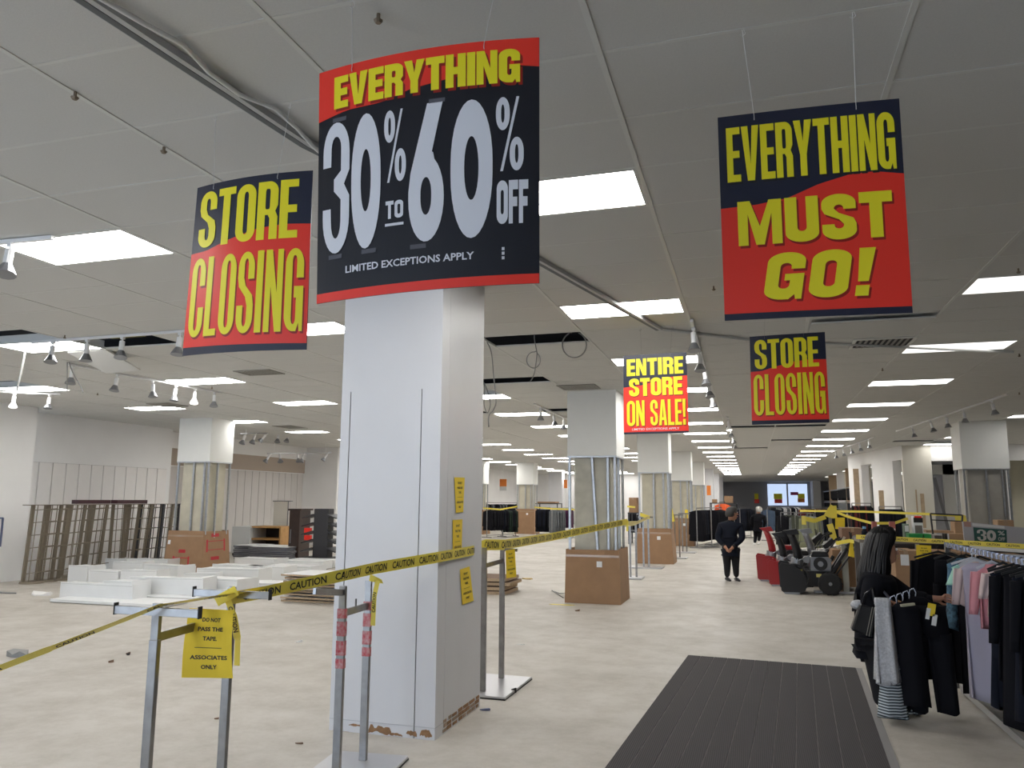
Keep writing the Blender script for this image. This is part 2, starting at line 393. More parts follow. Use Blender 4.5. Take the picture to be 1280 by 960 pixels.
# partition section running along the aisle towards the back
x5, y5, x4, y4 = xa, PY, 4.15, 37.0
def slant(name, t0, t1, z0, z1, m, th=.3):
    A = Vector((x5+(x4-x5)*t0, y5+(y4-y5)*t0, 0)); B = Vector((x5+(x4-x5)*t1, y5+(y4-y5)*t1, 0))
    n = Vector((.95, .2, 0))*th
    P = [A, B, B+n, A+n]
    return tag(MB().hexa([p+Vector((0,0,z0)) for p in P]+[p+Vector((0,0,z1)) for p in P]).build(name, m), kind='structure')
slant('wall_partition_side_header', 0, 1, Y(1120, 576, 31.5).z, CZ, wall_m)
slant('wall_partition_side_pier', .16, .52, 0, Y(1120, 576, 31.5).z, wall_m)
slant('wall_partition_side_end', .72, 1, 0, Y(1120, 576, 31.5).z, wall_m)
for i, (u0, u1, v0, v1, y, lab) in enumerate([(1066, 1076, 586, 636, 35.6, 'tan adhesive strip down the far pier of the right partition'), (1098, 1107, 613, 655, 32.6, 'tan patch on the middle pier of the right partition')]):
    a = Y(u0, v0, y-.5); b = Y(u1, v1, y-.5)
    tag(MB().box(a.x, b.x, y-.52, y-.5, b.z, a.z).build('wall_patch', tan_m), lab, 'wall patch')
for i, (u0, u1, v0, v1) in enumerate([(1144, 1148, 612, 644), (1150, 1158, 617, 660)]):
    a = Y(u0, v0, PY-.01); b = Y(u1, v1, PY-.01)
    tag(MB().box(a.x, b.x, PY-.015, PY-.001, b.z, a.z).build('wall_patch', tan_m), ['narrow tan patch on the cream pier of the right partition', 'wide tan patch on the cream pier of the right partition'][i], 'wall patch')
# room beyond the partition: dark stocked shelves
def stocked(name, lab, x0, x1, y, z1, cols, nsh, depth=.5, seed=1):
    rnd = random.Random(seed); t = thing(name, lab, 'shelf', ((x0+x1)/2, y, 0))
    fr = MB()
    for x in (x0, (x0+x1)/2, x1): fr.box(x-.03, x+.03, y, y+depth, 0, z1)
    fr.box(x0, x1, y+depth, y+depth+.03, 0, z1); fr.build('frame', darkrack_m, t)
    for s in range(nsh):
        z = .2+(z1-.3)*s/nsh
        MB().box(x0, x1, y, y+depth, z, z+.03).build('shelf_board', darkrack_m, t)
    st = {}
    for s in range(nsh):
        z = .23+(z1-.3)*s/nsh; x = x0+.05
        while x < x1-.15:
            w_ = rnd.uniform(.12, .3); h = (z1-.3)/nsh*rnd.uniform(.5, .85); c = rnd.choice(cols)
            st.setdefault(c.name, (MB(), c))[0].box(x, min(x+w_, x1-.05), y+.05, y+depth-.05, z, z+h); x += w_+.02
    for nme, (mb, c) in st.items():
        o = mb.build('stock', c, t); o['kind'] = 'stuff'
    return t
stocked('stock_shelf', 'tall shelf of orange packaged goods beyond the right partition opening', 6.4, 8.6, 42, 2.8, [orange_m, yel_m, darkrack_m], 5, seed=3)
stocked('stock_shelf', 'dark shelf of black goods farther beyond the right partition', 8.7, 11.5, 45, 2.6, [cloth_k, darkrack_m, orange_m], 5, seed=4)
# long wall of dark clothes on the right at the back
for i, (ya, yb, x) in enumerate([(44, 50, 5.4), (51, 57, 5.6), (58, 64, 5.8), (65, 71, 5.9)]):
    t = thing('wall_clothes_bay', '%s bay of dark clothes shelved along the right side, counted from the partition' % ORD[i], 'clothes display', (x, (ya+yb)/2, 0), 'dark clothes bays')
    MB().box(x+.5, x+.6, ya, yb, 0, CZ).build('back_panel', M('cream_wall', (.68,.65,.57)), t)
    MB().box(x-.05, x+.5, ya-.1, ya+.15, 0, CZ).build('divider', [wall_m, chip_m][i%2], t)
    for lv in range(3):
        MB().box(x, x+.5, ya+.15, yb, .9+lv*.85, .94+lv*.85).build('shelf_board', chromed_m, t)
        g = MB(); yy = ya+.2
        while yy < yb-.1:
            h = random.uniform(.5, .68); g.box(x+.03, x+.45, yy, yy+.09, .88+lv*.85-h-.02, .86+lv*.85); yy += .115
        o = g.build('folded_clothes', [cloth_k, cloth_n, cloth_g][(i+lv)%3] if lv != 2 else cloth_k, t); o['kind'] = 'stuff'

# ------------------------------------------------------------------ columns
SB = 2.62   # underside of the white soffit boxes
def stripped_column(lab, x0, x1, y0, y1, boxz=.95, core=concrete_m, lean=False, flare=.07, box=True, face='left', boxlab=None, prints=False, sb=None, boxsh=(0,0)):
    sb = sb or SB
    t = thing('column', lab, 'column', ((x0+x1)/2, (y0+y1)/2, 0))
    s = MB(); th = .03
    s.box(x0, x1, y0, y0+th, sb, CZ).box(x0, x1, y1-th, y1, sb, CZ).box(x0, x0+th, y0+th, y1-th, sb, CZ).box(x1-th, x1, y0+th, y1-th, sb, CZ)
    s.build('soffit_casing', soffit_m, t)
    cw = .10
    MB().box(x0+cw, x1-cw, y0+cw, y1-cw, 0, CZ).build('concrete_core', core, t, bevel=.03)
    def stud(xa, ya, w_=.045, tilt=0):
        b = MB(); d = Vector((tilt, 0, 0))
        P = lambda x, y, z, k: Vector((x, y, z)) + d*k
        for (ax, bx, ay, by) in ((xa, xa+w_, ya, ya+.004), (xa, xa+.004, ya, ya+.04), (xa+w_-.004, xa+w_, ya, ya+.04)):
            b.hexa([P(ax,ay,0,0), P(bx,ay,0,0), P(bx,by,0,0), P(ax,by,0,0), P(ax,ay,sb+.02,1), P(bx,ay,sb+.02,1), P(bx,by,sb+.02,1), P(ax,by,sb+.02,1)])
        b.build('metal_stud', stud_m, t)
    stud(x0+.01, y0+.02); stud(x1-.06, y0+.02); stud(x1-.06, y1-.07); stud(x0+.01, y1-.07)
    stud(x1-.055, (y0+y1)/2-.1); stud(x1-.19, y0+.03)
    if lean: stud(x0+.56, y0+.03, tilt=-.14)
    else: stud((x0+x1)/2-.02, y0+.03)
    MB().box(x0, x1, y0, y0+.05, sb-.03, sb-.001).box(x1-.05, x1, y0+.05, y1, sb-.03, sb-.001).build('metal_track', stud_m, t)
    if box:
        bt = thing('cardboard_wrap', boxlab, 'cardboard box', ((x0+x1)/2, (y0+y1)/2, 0), 'cardboard wraps around the columns')
        f = flare; g = .03; dx, dy = boxsh
        X0, X1, Y0, Y1 = x0-g+dx, x1+g+dx, y0-g+dy, y1+g+dy
        def pan(name, a, b, mat=card_m, z0=.0, z1=boxz, out=0):
            # a,b: bottom corners (flared) ; top corners unflared
            (ax, ay), (bx, by), (cx_, cy_), (dx_, dy_) = a, b, (a[2], a[3]) if len(a) > 2 else a, (b[2], b[3]) if len(b) > 2 else b
        corners_b = [(X0-f, Y0-f), (X1+f, Y0-f), (X1+f, Y1+f), (X0-f, Y1+f)]
        corners_t = [(X0, Y0), (X1, Y0), (X1, Y1), (X0, Y1)]
        for i in range(4):
            j = (i+1) % 4
            A, B, C, D = corners_b[i], corners_b[j], corners_t[j], corners_t[i]
            n = Vector((B[1]-A[1], -(B[0]-A[0]), 0)).normalized()*-.012
            P = [Vector((*A, .002)), Vector((*B, .002)), Vector((*C, boxz+random.uniform(-.015, .03))), Vector((*D, boxz+random.uniform(-.015, .02)))]
            MB().add(P+[p+n for p in P], [(0,1,2,3),(7,6,5,4),(0,4,5,1),(1,5,6,2),(2,6,7,3),(3,7,4,0)]).build('side_panel', card_m, bt)
        # horizontal tape band and label on the face towards the aisle
        def onface(s0, s1, z0, z1, off=.004):
            def P(s, z, o):
                k = z/boxz; x = (corners_b[0][0]*(1-k)+corners_t[0][0]*k)*(1-s)+(corners_b[1][0]*(1-k)+corners_t[1][0]*k)*s
                y = corners_b[0][1]*(1-k)+corners_t[0][1]*k
                return Vector((x, y-o, z))
            return MB().add([P(s0,z0,.001), P(s1,z0,.001), P(s1,z1,.001), P(s0,z1,.001), P(s0,z0,off), P(s1,z0,off), P(s1,z1,off), P(s0,z1,off)], [(4,5,6,7),(0,1,5,4),(1,2,6,5),(2,3,7,6),(3,0,4,7)])
        onface(.0, 1, boxz-.13, boxz-.09).build('packing_tape', tapeclear_m, bt)
        if prints is False:
            onface(.58, .68, boxz-.30, boxz-.20).build('shipping_label', white_m, bt)
        else:
            onface(.03, .10, boxz-.32, boxz-.22).build('shipping_label', white_m, bt)
            for s0, s1, z0, z1 in [(.22,.26,.08,.38),(.62,.66,.08,.38),(.26,.62,.33,.35),(.26,.62,.10,.115),(.36,.54,.46,.54)]:
                onface(s0, s1, z0, z1).build('red_print', M('box_red_print', (.5,.03,.04), .6), bt)
            for y0_, y1_, z0, z1 in [(.12,.18,.48,.78),(.78,.84,.48,.78),(.18,.78,.73,.745),(.18,.78,.52,.535),(.3,.6,.84,.92),(.3,.6,.28,.36)]:
                b_ = MB()
                def PR(s, z, o):
                    k = z/boxz; y = (corners_b[1][1]*(1-k)+corners_t[1][1]*k)*(1-s)+(corners_b[2][1]*(1-k)+corners_t[2][1]*k)*s
                    return Vector((corners_b[1][0]*(1-k)+corners_t[1][0]*k+o, y, z))
                b_.add([PR(y0_,z0,.004), PR(y1_,z0,.004), PR(y1_,z1,.004), PR(y0_,z1,.004)], [(0,1,2,3)])
                b_.build('red_print', MATS['box_red_print'], bt)
    return t
stripped_column('stripped concrete column with leaning stud, nearest beyond the big white one', -3.17, -2.27, 13.9, 14.85, .93, concrete_m, True, .02, boxlab='plain brown cardboard wrapped around the second column', sb=Y(710, 570, 13.9).z)
stripped_column('stripped yellowish column behind the orange sale sign, third along the aisle', -3.15, -2.25, 23.1, 24.0, .98, concrete2_m, False, .06, boxlab='brown cardboard wrapped around the third aisle column behind two chrome posts')
stripped_column('stripped column with white top, fourth along the left of the aisle', -3.15, -2.27, 32.4, 33.3, 1.1, concrete2_m, False, .03, boxlab='brown cardboard around the fourth aisle column beside the black coats')
stripped_column('stripped column with white top, fifth and smallest along the left of the aisle', -3.15, -2.27, 41.6, 42.5, .9, concrete2_m, False, .03, box=False)
stripped_column('stripped column in the left department above the red-printed box', -13.80, -12.83, 16.35, 17.25, .98, concrete2_m, False, .06, boxlab='brown cardboard box with red printing around the left department column', prints=True, sb=2.70, boxsh=(-.05, .0))
stripped_column('distant stripped column in a plain carton between the far clothes racks', -12.05, -11.1, 40.5, 41.4, 1.3, concrete2_m, False, .05, boxlab='tall plain carton around the distant column between clothes racks')
stripped_column('distant stripped column just showing right of the big white column', -14.3, -13.4, 38.9, 39.8, 1.25, concrete2_m, False, .05, boxlab='plain carton around the distant column just right of the big white column')
stripped_column('stripped column with white top on the right near the partition wall', 5.02, 6.05, 21.6, 22.5, .9, M('column_grey', (.40, .38, .34), .9, noise=.15, nscale=5), False, .03, box=False)
# plain painted columns far away
for i, (x0, x1, y0, lab) in enumerate([(-3.1, -2.2, 50.6, 'plain white column along the aisle, nearest of the painted ones'), (-3.1, -2.2, 59.6, 'plain white column along the aisle, second of the painted ones'), (-3.1, -2.2, 68.6, 'plain white column along the aisle, farthest of the painted ones'), (-14.0, -13.0, 55.2, 'plain white column far away in front of the rear left wall')]):
    t = thing('painted_column', lab, 'column', ((x0+x1)/2, y0+.45, 0))
    MB().box(x0, x1, y0, y0+.9, .12, CZ).build('shaft', colwhite, t); MB().box(x0-.03, x1+.03, y0-.03, y0+.93, 0, .12).build('plinth', greyp_m, t)
# orange notices on far columns
for (u, v, y, lab) in [(886, 613, 50.6, 'orange notice on the nearest painted aisle column'), (707, 605, 55.2, 'tall orange notice on the distant white column')]:
    a = Y(u, v, y); tag(MB().box(a.x-.12, a.x+.12, y-.02, y+.001, a.z-.3, a.z+.3).build('notice', orange_m), lab, 'notice')
# ---- the big white column
t = thing('clad_column', 'big white panelled column with chipped base beside the foreground tape', 'column', (-2.8, 6.25, 0))
cx0, cx1, cy0, cy1 = -3.24, -2.345, 5.75, 6.78
sx1 = Y(431, 700, cy0).x; sx2 = Y(522.5, 700, cy0).x; zup = Y(431, 490, cy0).z
MB().box(cx0+.02, cx1-.02, cy0+.02, cy1-.02, 0, CZ).build('column_core', M('seam_dark', (.06, .06, .07), .9), t)
def panel(x0, x1, y0, y1, z0, z1, nm='panel'): return MB().box(x0, x1, y0, y1, z0, z1).build(nm, colwhite, t)
g = .0045
panel(cx0, sx1-g, cy0, cy0+.02, .0, zup); panel(sx1+g, sx2-g, cy0, cy0+.02, .0, zup); panel(sx2+g, cx1-.0, cy0, cy0+.02, .0, zup)
panel(cx0, cx1, cy0, cy0+.02, zup, CZ, 'upper_panel')
ys = X(557, 750, cx1).y
panel(cx1-.02, cx1, cy0+.021, ys-.002, 0, CZ); panel(cx1-.02, cx1, ys+.002, cy1, 0.0, CZ)
panel(cx0, cx0+.02, cy0+.021, cy1, 0, CZ); panel(cx0+.021, cx1-.021, cy1-.02, cy1, 0, CZ)
# worn base: paint broken away in irregular patches, with proud paint line above
def ragged(u0, u1, vt, vb, seed, n=10):
    rnd = random.Random(seed); a = Y(u0, vt, cy0); b = Y(u1, vb, cy0)
    top = [(a.x+(b.x-a.x)*i/n, a.z+(rnd.uniform(-.35, .12) if 0 < i < n else -.6)*(a.z-b.z)) for i in range(n+1)]
    bot = [(a.x+(b.x-a.x)*i/n, max(.001, b.z+rnd.uniform(-.05, .35)*(a.z-b.z))) for i in range(n+1)]
    pts = top + bot[::-1]
    MB().prism(pts, lambda x, z, d: Vector((x, cy0-.0005-d, z)), .0025).build('bare_patch', plaster_m, t)
ragged(436, 456, 904, 909, 1, 7); ragged(461, 489, 906, 919, 2, 12); ragged(487, 503, 915, 921, 3, 8); ragged(508, 521, 911, 921, 4, 7); ragged(525, 540, 912, 923, 5, 8); ragged(416, 436, 913, 918, 6, 8)
MB().box(cx0-.002, cx1+.002, cy0-.003, cy0, .086, .091).box(cx1, cx1+.003, cy0-.003, cy1, .086, .091).build('skirting_line', M('skirting_line', (.5, .5, .52), .7), t)
rnd = random.Random(9)
for r_ in range(3):
    y = cy0+.13+rnd.uniform(0, .06)
    while y < cy1-.05:
        L_ = rnd.uniform(.05, .13)
        MB().box(cx1, cx1+.004, y, y+L_, .012+r_*.034, .038+r_*.034+rnd.uniform(-.004, .004)).build('bare_brick', plaster_m if rnd.random() < .55 else brick_m, t, bevel=.001)
        y += L_+rnd.uniform(.008, .05)
# ------------------------------------------------------------------ lettering
from mathutils.geometry import tessellate_polygon
def arc(cx, cy, rx, ry, a0, a1, n=8):
    return [(cx+rx*math.cos(math.radians(a0+(a1-a0)*i/n)), cy+ry*math.sin(math.radians(a0+(a1-a0)*i/n))) for i in range(n+1)]
def rr(x0, y0, x1, y1, rx, ry):
    return arc(x1-rx, y1-ry, rx, ry, 0, 90)+arc(x0+rx, y1-ry, rx, ry, 90, 180)+arc(x0+rx, y0+ry, rx, ry, 180, 270)+arc(x1-rx, y0+ry, rx, ry, 270, 360)
def glyph(c, w, t, h):      # w width, t stem, h horizontal stroke; height 1 -> list of (outer, [holes])
    R = w/2*.98; ry = .2; ir = max(.01, (w-2*t)/2); iy = .08
    if c == 'I': return t, [([(0,0),(t,0),(t,1),(0,1)], [])]
    if c == 'L': w = w*.82; return w, [([(0,0),(w,0),(w,h),(t,h),(t,1),(0,1)], [])]
    if c == 'E': w = w*.85; return w, [([(0,0),(w,0),(w,h),(t,h),(t,.5-h/2),(w*.94,.5-h/2),(w*.94,.5+h/2),(t,.5+h/2),(t,1-h),(w,1-h),(w,1),(0,1)], [])]
    if c == 'F': w = w*.82; return w, [([(0,0),(t,0),(t,.5-h/2),(w*.92,.5-h/2),(w*.92,.5+h/2),(t,.5+h/2),(t,1-h),(w,1-h),(w,1),(0,1)], [])]
    if c == 'T': w = w*.95; return w, [([(w/2-t/2,0),(w/2+t/2,0),(w/2+t/2,1-h),(w,1-h),(w,1),(0,1),(0,1-h),(w/2-t/2,1-h)], [])]
    if c == 'H': return w, [([(0,0),(t,0),(t,.5-h/2),(w-t,.5-h/2),(w-t,0),(w,0),(w,1),(w-t,1),(w-t,.5+h/2),(t,.5+h/2),(t,1),(0,1)], [])]
    if c == 'N': return w, [([(0,0),(t*.85,0),(t*.85,.55),(w-t*.95,0),(w,0),(w,1),(w-t*.85,1),(w-t*.85,.47),(t*.95,1),(0,1)], [])]
    if c == 'M': w = w*1.35; t2 = t*.85; return w, [([(0,0),(t2,0),(t2,.7),(w/2-t*.35,0),(w/2+t*.35,0),(w-t2,.7),(w-t2,0),(w,0),(w,1),(w-t2*1.25,1),(w/2,.42),(t2*1.25,1),(0,1)], [])]
    if c == 'V': w = w*1.08; return w, [([(w/2-t*.55,0),(w/2+t*.55,0),(w,1),(w-t*1.05,1),(w/2,.30),(t*1.05,1),(0,1)], [])]
    if c == 'Y': w = w*1.08; return w, [([(w/2-t/2,0),(w/2+t/2,0),(w/2+t/2,.38),(w,1),(w-t*1.05,1),(w/2,.62),(t*1.05,1),(0,1),(w/2-t/2,.38)], [])]
    if c == 'A': w = w*1.08; return w, [([(0,0),(t,0),(t*1.12,.2),(w-t*1.12,.2),(w-t,0),(w,0),(w/2+t*.6,1),(w/2-t*.6,1)], [[(t*1.3,.2+h*.9),(w-t*1.3,.2+h*.9),(w/2,.80)]])]
    if c == 'O': return w, [(rr(0,0,w,1,R,ry), [rr(t,h,w-t,1-h,ir*.95,iy)])]
    if c == '0': return w, [(rr(0,0,w,1,w/2*.999,.46), [rr(w/2-ir*.85,.27,w/2+ir*.85,.73,ir*.84,.22)])]
    if c == 'U': return w, [([(0,1)]+arc(R,ry,R,ry,180,270)+arc(w-R,ry,R,ry,270,360)+[(w,1),(w-t,1)]+arc(w-t-ir*.95,h+iy,ir*.95,iy,0,-90)+arc(t+ir*.95,h+iy,ir*.95,iy,270,180)+[(t,1)], [])]
    if c in 'CG':
        o = [(w,.64)]+arc(w-R,1-ry,R,ry,0,90)+arc(R,1-ry,R,ry,90,180)+arc(R,ry,R,ry,180,270)
        if c == 'C': o += arc(w-R,ry,R,ry,270,360)+[(w,.37),(w-t,.37)]
        else: o += [(w*.66,.0),(w-t*.55,.10),(w-t*.45,0),(w,0),(w,.54),(w*.5,.54),(w*.5,.40),(w-t,.40)]
        o += arc(w-t-ir*.95,h+iy,ir*.95,iy,0,-90)+arc(t+ir*.95,h+iy,ir*.95,iy,270,180)+arc(t+ir*.95,1-h-iy,ir*.95,iy,180,90)+arc(w-t-ir*.95,1-h-iy,ir*.95,iy,90,0)+[(w-t,.64)]
        return w, [(o, [])]
    if c == 'S':
        o = [(w,.66)]+arc(w-R,1-ry,R,ry,0,90)+arc(R,1-ry,R,ry,90,180)+[(0,.68),(w*.08,.57),(w*.5,.44),(w-t,.33)]
        o += arc(w-t-ir*.95,h+iy,ir*.95,iy,0,-90)+arc(t+ir*.95,h+iy,ir*.95,iy,270,180)+[(t,.34),(0,.34)]
        o += arc(R,ry,R,ry,180,270)+arc(w-R,ry,R,ry,270,360)+[(w,.34),(w*.92,.46),(w*.5,.58),(t,.68)]
        o += arc(t+ir*.95,1-h-iy,ir*.95,iy,180,90)+arc(w-t-ir*.95,1-h-iy,ir*.95,iy,90,0)+[(w-t,.66)]
        return w, [(o, [])]
    if c == 'R': return w, [([(0,0),(t,0),(t,.42),(w*.52,.42),(w-t,.36),(w-t,0),(w,0),(w,.38),(w*.88,.48),(w,.58)]+arc(w-w*.45,.82,w*.45,.18,0,90)+[(0,1)], [rr(t,.42+h*.75,w-t,1-h,ir*.5,.06)])]
    if c == '3':
        a = w*.5; o = [(0,.66)]+arc(a,.76,a,.24,180,0,14)+[(w,.62),(w*.80,.515),(w,.42)]+arc(a,.27,a,.27,0,-180,14)+[(0,.34),(t*1.02,.34)]
        o += arc(a,.24,ir*.9,.13,180,360,8)+[(a+ir*.9,.40),(w*.42,.47),(w*.42,.56),(a+ir*.9,.62)]+arc(a,.80,ir*.9,.09,0,180,8)+[(t*1.02,.66)]
        return w, [(o, [])]
    if c == '6':
        o = [(w*.52,1),(w*.95,1),(w*.66,.64)]+[(w*.70,.635)]+arc(w*.5,.31,w*.5,.31,62,-180,20)+[(0,.36),(w*.06,.5)]
        return w, [(o, [rr(w/2-ir*.8,.19,w/2+ir*.8,.46,ir*.79,.12)])]
    if c == '%':
        r1 = w*.24
        return w, [(rr(0,.55,w*.5,1,w*.249,.2), [rr(w*.19,.65,w*.31,.90,w*.059,.1)]), (rr(w*.5,0,w,.45,w*.249,.2), [rr(w*.69,.10,w*.81,.35,w*.059,.1)]), ([(w*.16,.0),(w*.26,.0),(w*.84,1),(w*.74,1)], [])]
    if c == '!': return t*1.15, [([(t*.2,.30),(t*.95,.30),(t*1.15,1),(0,1)], []), ([(t*.1,0),(t*1.05,0),(t*1.05,.22),(t*.1,.22)], [])]
    return w*.5, []
def layout(word, w, t, h, gap, digits=False):
    x = 0; out = []
    for c in word:
        adv, ps = glyph(c, w, t, h)
        out += [([(p[0]+x, p[1]) for p in o], [[(p[0]+x, p[1]) for p in hh] for hh in hs]) for o, hs in ps]
        x += adv+gap
    L_ = x-gap
    return [([(a/L_, b) for a, b in o], [[(a/L_, b) for a, b in hh] for hh in hs]) for o, hs in out]
def flat_mesh(name, polys, mapf, mat, parent, cuts=()):
    bm = bmesh.new()
    for o, hs in polys:
        loops = [[Vector((a, b, 0)) for a, b in l] for l in [o]+hs]
        tris = tessellate_polygon(loops); vs = [bm.verts.new(p) for l in loops for p in l]
        for tr in tris:
            try: bm.faces.new([vs[i] for i in tr])
            except ValueError: pass
    for c in cuts:
        bmesh.ops.bisect_plane(bm, geom=list(bm.verts)+list(bm.edges)+list(bm.faces), plane_co=(c, 0, 0), plane_no=(1, 0, 0))
    for v in bm.verts: v.co = mapf(v.co.x, v.co.y)
    bmesh.ops.delete(bm, geom=[f for f in bm.faces if f.calc_area() < 1e-10], context='FACES_ONLY')
    me = bpy.data.meshes.new(name); bm.to_mesh(me); bm.free(); me.materials.append(mat)
    o = bpy.data.objects.new(name, me); COL.objects.link(o)
    if parent is not None: attach(o, parent)
    return o
def text_polys(txt, bold=.012, align='CENTER'):
    cu = bpy.data.curves.new('t', 'FONT'); cu.body = txt; cu.align_x = align; cu.offset = bold; cu.resolution_u = 2
    ob = bpy.data.objects.new('t', cu); COL.objects.link(ob)
    bpy.context.view_layer.update()
    me = bpy.data.meshes.new_from_object(ob.evaluated_get(bpy.context.evaluated_depsgraph_get()))
    V = [v.co.copy() for v in me.vertices]; Fs = [tuple(p.vertices) for p in me.polygons]
    COL.objects.unlink(ob); bpy.data.objects.remove(ob); bpy.data.curves.remove(cu); bpy.data.meshes.remove(me)
    x0 = min(v.x for v in V); x1 = max(v.x for v in V); y0 = min(v.y for v in V); y1 = max(v.y for v in V)
    return [((v.x-x0)/(x1-x0), (v.y-y0)/(y1-y0)) for v in V], Fs, (x1-x0)/(y1-y0)
TC = {}
def text_mesh(name, txt, mapf, mat, parent, bold=.012, cuts=()):
    if (txt, bold) not in TC: TC[(txt, bold)] = text_polys(txt, bold)
    V, Fs, asp = TC[(txt, bold)]
    bm = bmesh.new(); vs = [bm.verts.new((a, b, 0)) for a, b in V]
    for f in Fs:
        try: bm.faces.new([vs[i] for i in f])
        except ValueError: pass
    for c in cuts: bmesh.ops.bisect_plane(bm, geom=list(bm.verts)+list(bm.edges)+list(bm.faces), plane_co=(c, 0, 0), plane_no=(1, 0, 0))
    for v in bm.verts: v.co = mapf(v.co.x, v.co.y)
    me = bpy.data.meshes.new(name); bm.to_mesh(me); bm.free(); me.materials.append(mat)
    o = bpy.data.objects.new(name, me); COL.objects.link(o)
    if parent is not None: attach(o, parent)
    return o
# ------------------------------------------------------------------ hanging signs
class Sign:
    def __init__(s, label, tl, tr, br, bl, y, bulge, base, hooks, group='hanging sale signs'):
        P = [Y(*q, y) for q in (tl, tr, br, bl)]
        s.TL, s.TR, s.BR, s.BL = P; s.y = y; s.bulge = bulge
        c = (P[0]+P[1])/2
        s.t = thing('hanging_sign', label, 'sign', c, group)
        N = 20; s.cuts = [i/N for i in range(1, N)]
        mb = MB(); f_ = [s.P(i/N, 0, 0) for i in range(N+1)]; g_ = [s.P(i/N, 1, 0) for i in range(N+1)]
        d = Vector((0, .004, 0)); n = N+1
        vs = f_+g_+[p+d for p in f_]+[p+d for p in g_]; fs = []
        for i in range(N): fs += [(i, i+1, n+i+1, n+i), (2*n+i+1, 2*n+i, 3*n+i, 3*n+i+1), (i, 2*n+i, 2*n+i+1, i+1), (n+i, n+i+1, 3*n+i+1, 3*n+i)]
        fs += [(0, n, 3*n, 2*n), (N, 2*n+N, 3*n+N, n+N)]
        mb.add(vs, fs).build('sign_board', base, s.t)
        for (ss, uu, vv, zc) in hooks:
            b = s.P(ss, .975, .004); top = Vector((uu, vv, CZ-.004)) if zc is None else zc
            w_ = MB(); w_.tube([b+Vector((0,-.002,-.012)), b+Vector((0,-.006,-.004)), b+Vector((0,-.003,.01)), top], .0014 if y < 5 else .0006, 6)
            w_.tube([top+Vector((-.012,0,-.02)), top+Vector((0,0,-.03)), top+Vector((.012,0,-.02)), top+Vector((.006,0,0))], .0014, 5)
            w_.build('wire_hanger', wire_w if y < 5 else cable_m, s.t)
    def P(s, a, b, d):
        top = s.TL.lerp(s.TR, a); bot = s.BL.lerp(s.BR, a); p = bot.lerp(top, b)
        p = p.copy(); p.y -= s.bulge*(1-(2*a-1)**2)+d; return p
    def field(s, lo, hi, mat, name='colour_field'):
        N = 24; pl = [(i/N, lo(i/N)) for i in range(N+1)]+[(i/N, hi(i/N)) for i in range(N, -1, -1)]
        mb = MB()
        a = [s.P(x, yv, .0012) for x, yv in pl]; n = N+1; fs = [(i, i+1, 2*n-2-i, 2*n-1-i) for i in range(N)]
        mb.add(a, fs).build(name, mat, s.t)
    def word(s, txt, q, w=.5, t=.17, h=.14, gap=.05, mat=None, shadow=None, shear=0):
        (a0, b0, a1, b1), top = (q[:4], q[4:] if len(q) > 4 else None)
        # q: s0, t0(bottom left), s1, t1(top left), then bottom-right t, top-right t
        br_, tr_ = (top if top else (b0, b1))
        polys = layout(txt, w, t, h, gap)
        def mp(off, dx, dy):
            def f(x, yv):
                X_ = a0+(a1-a0)*(x+shear*(yv-.5)); lo = b0+(br_-b0)*x; hi = b1+(tr_-b1)*x
                return s.P(X_+dx, lo+(hi-lo)*yv+dy, off)
            return f
        cuts = [(c-a0)/(a1-a0) for c in s.cuts if a0 < c < a1]
        if shadow: flat_mesh('printed_shade', polys, mp(.0020, .010, -.012), shadow, s.t, cuts)
        flat_mesh('lettering', polys, mp(.0030, 0, 0), mat or yel_m, s.t, cuts)
    def small(s, txt, a0, b0, a1, b1, mat, bold=.012, bl=0):
        cuts = [(c-a0)/(a1-a0) for c in s.cuts if a0 < c < a1]
        text_mesh('small_lettering', txt, lambda x, yv: s.P(a0+(a1-a0)*x, b0+(b1-b0)*yv+bl*x, .003), mat, s.t, bold, cuts)
def wave(pts):
    def f(x):
        for (a, p), (b, q) in zip(pts, pts[1:]):
            if x <= b:
                k = (x-a)/(b-a); k = k*k*(3-2*k) if len(pts) < 4 else k; return p+(q-p)*k
        return pts[-1][1]
    return f
sg = Sign('largest hanging sign, black with EVERYTHING 30% TO 60% OFF in white and yellow', (399.5, 92), (674, 47), (674, 354), (396, 380), 2.45, .045, black_m,
          [(.18, Y(440, -30, 2.55).x, 2.56, None), (.78, Y(622, -25, 2.55).x, 2.56, None)])
one = lambda x: 1.0; zero = lambda x: 0.0
sg.field(wave([(0, .775), (.15, .80), (.32, .80), (.46, .835), (.62, .855), (.8, .885), (.9, .888), (1, .877)]), one, red_m)
sg.field(zero, lambda x: .038, red_m)
sg.word('EVERYTHING', (.085, .815, .925, .957), .5, .20, .22, .03, shadow=shade_m)
sg.word('3', (.030, .195, .170, .755), 1, .30, .2, mat=lily_m); sg.word('0', (.180, .195, .325, .765), 1, .30, .2, mat=lily_m)
sg.word('%', (.340, .452, .443, .757), 1, .3, .2, mat=lily_m); sg.word('TO', (.350, .302, .432, .375), .5, .17, .22, .06, mat=lily_m)
sg.field(lambda x: 0, lambda x: 0, black_m, 'blank') if False else None
sg.word('I', (.348, .272, .434, .283), 1, 1, 1, mat=lily_m)
sg.word('6', (.455, .192, .612, .762), 1, .31, .2, mat=lily_m); sg.word('0', (.640, .190, .815, .756), 1, .30, .2, mat=lily_m)
sg.word('%', (.828, .450, .940, .755), 1, .3, .2, mat=lily_m); sg.word('OFF', (.832, .238, .958, .412), .5, .18, .22, .04, mat=lily_m)
sg.small('LIMITED EXCEPTIONS APPLY', .155, .106, .740, .136, lily_m, .02)
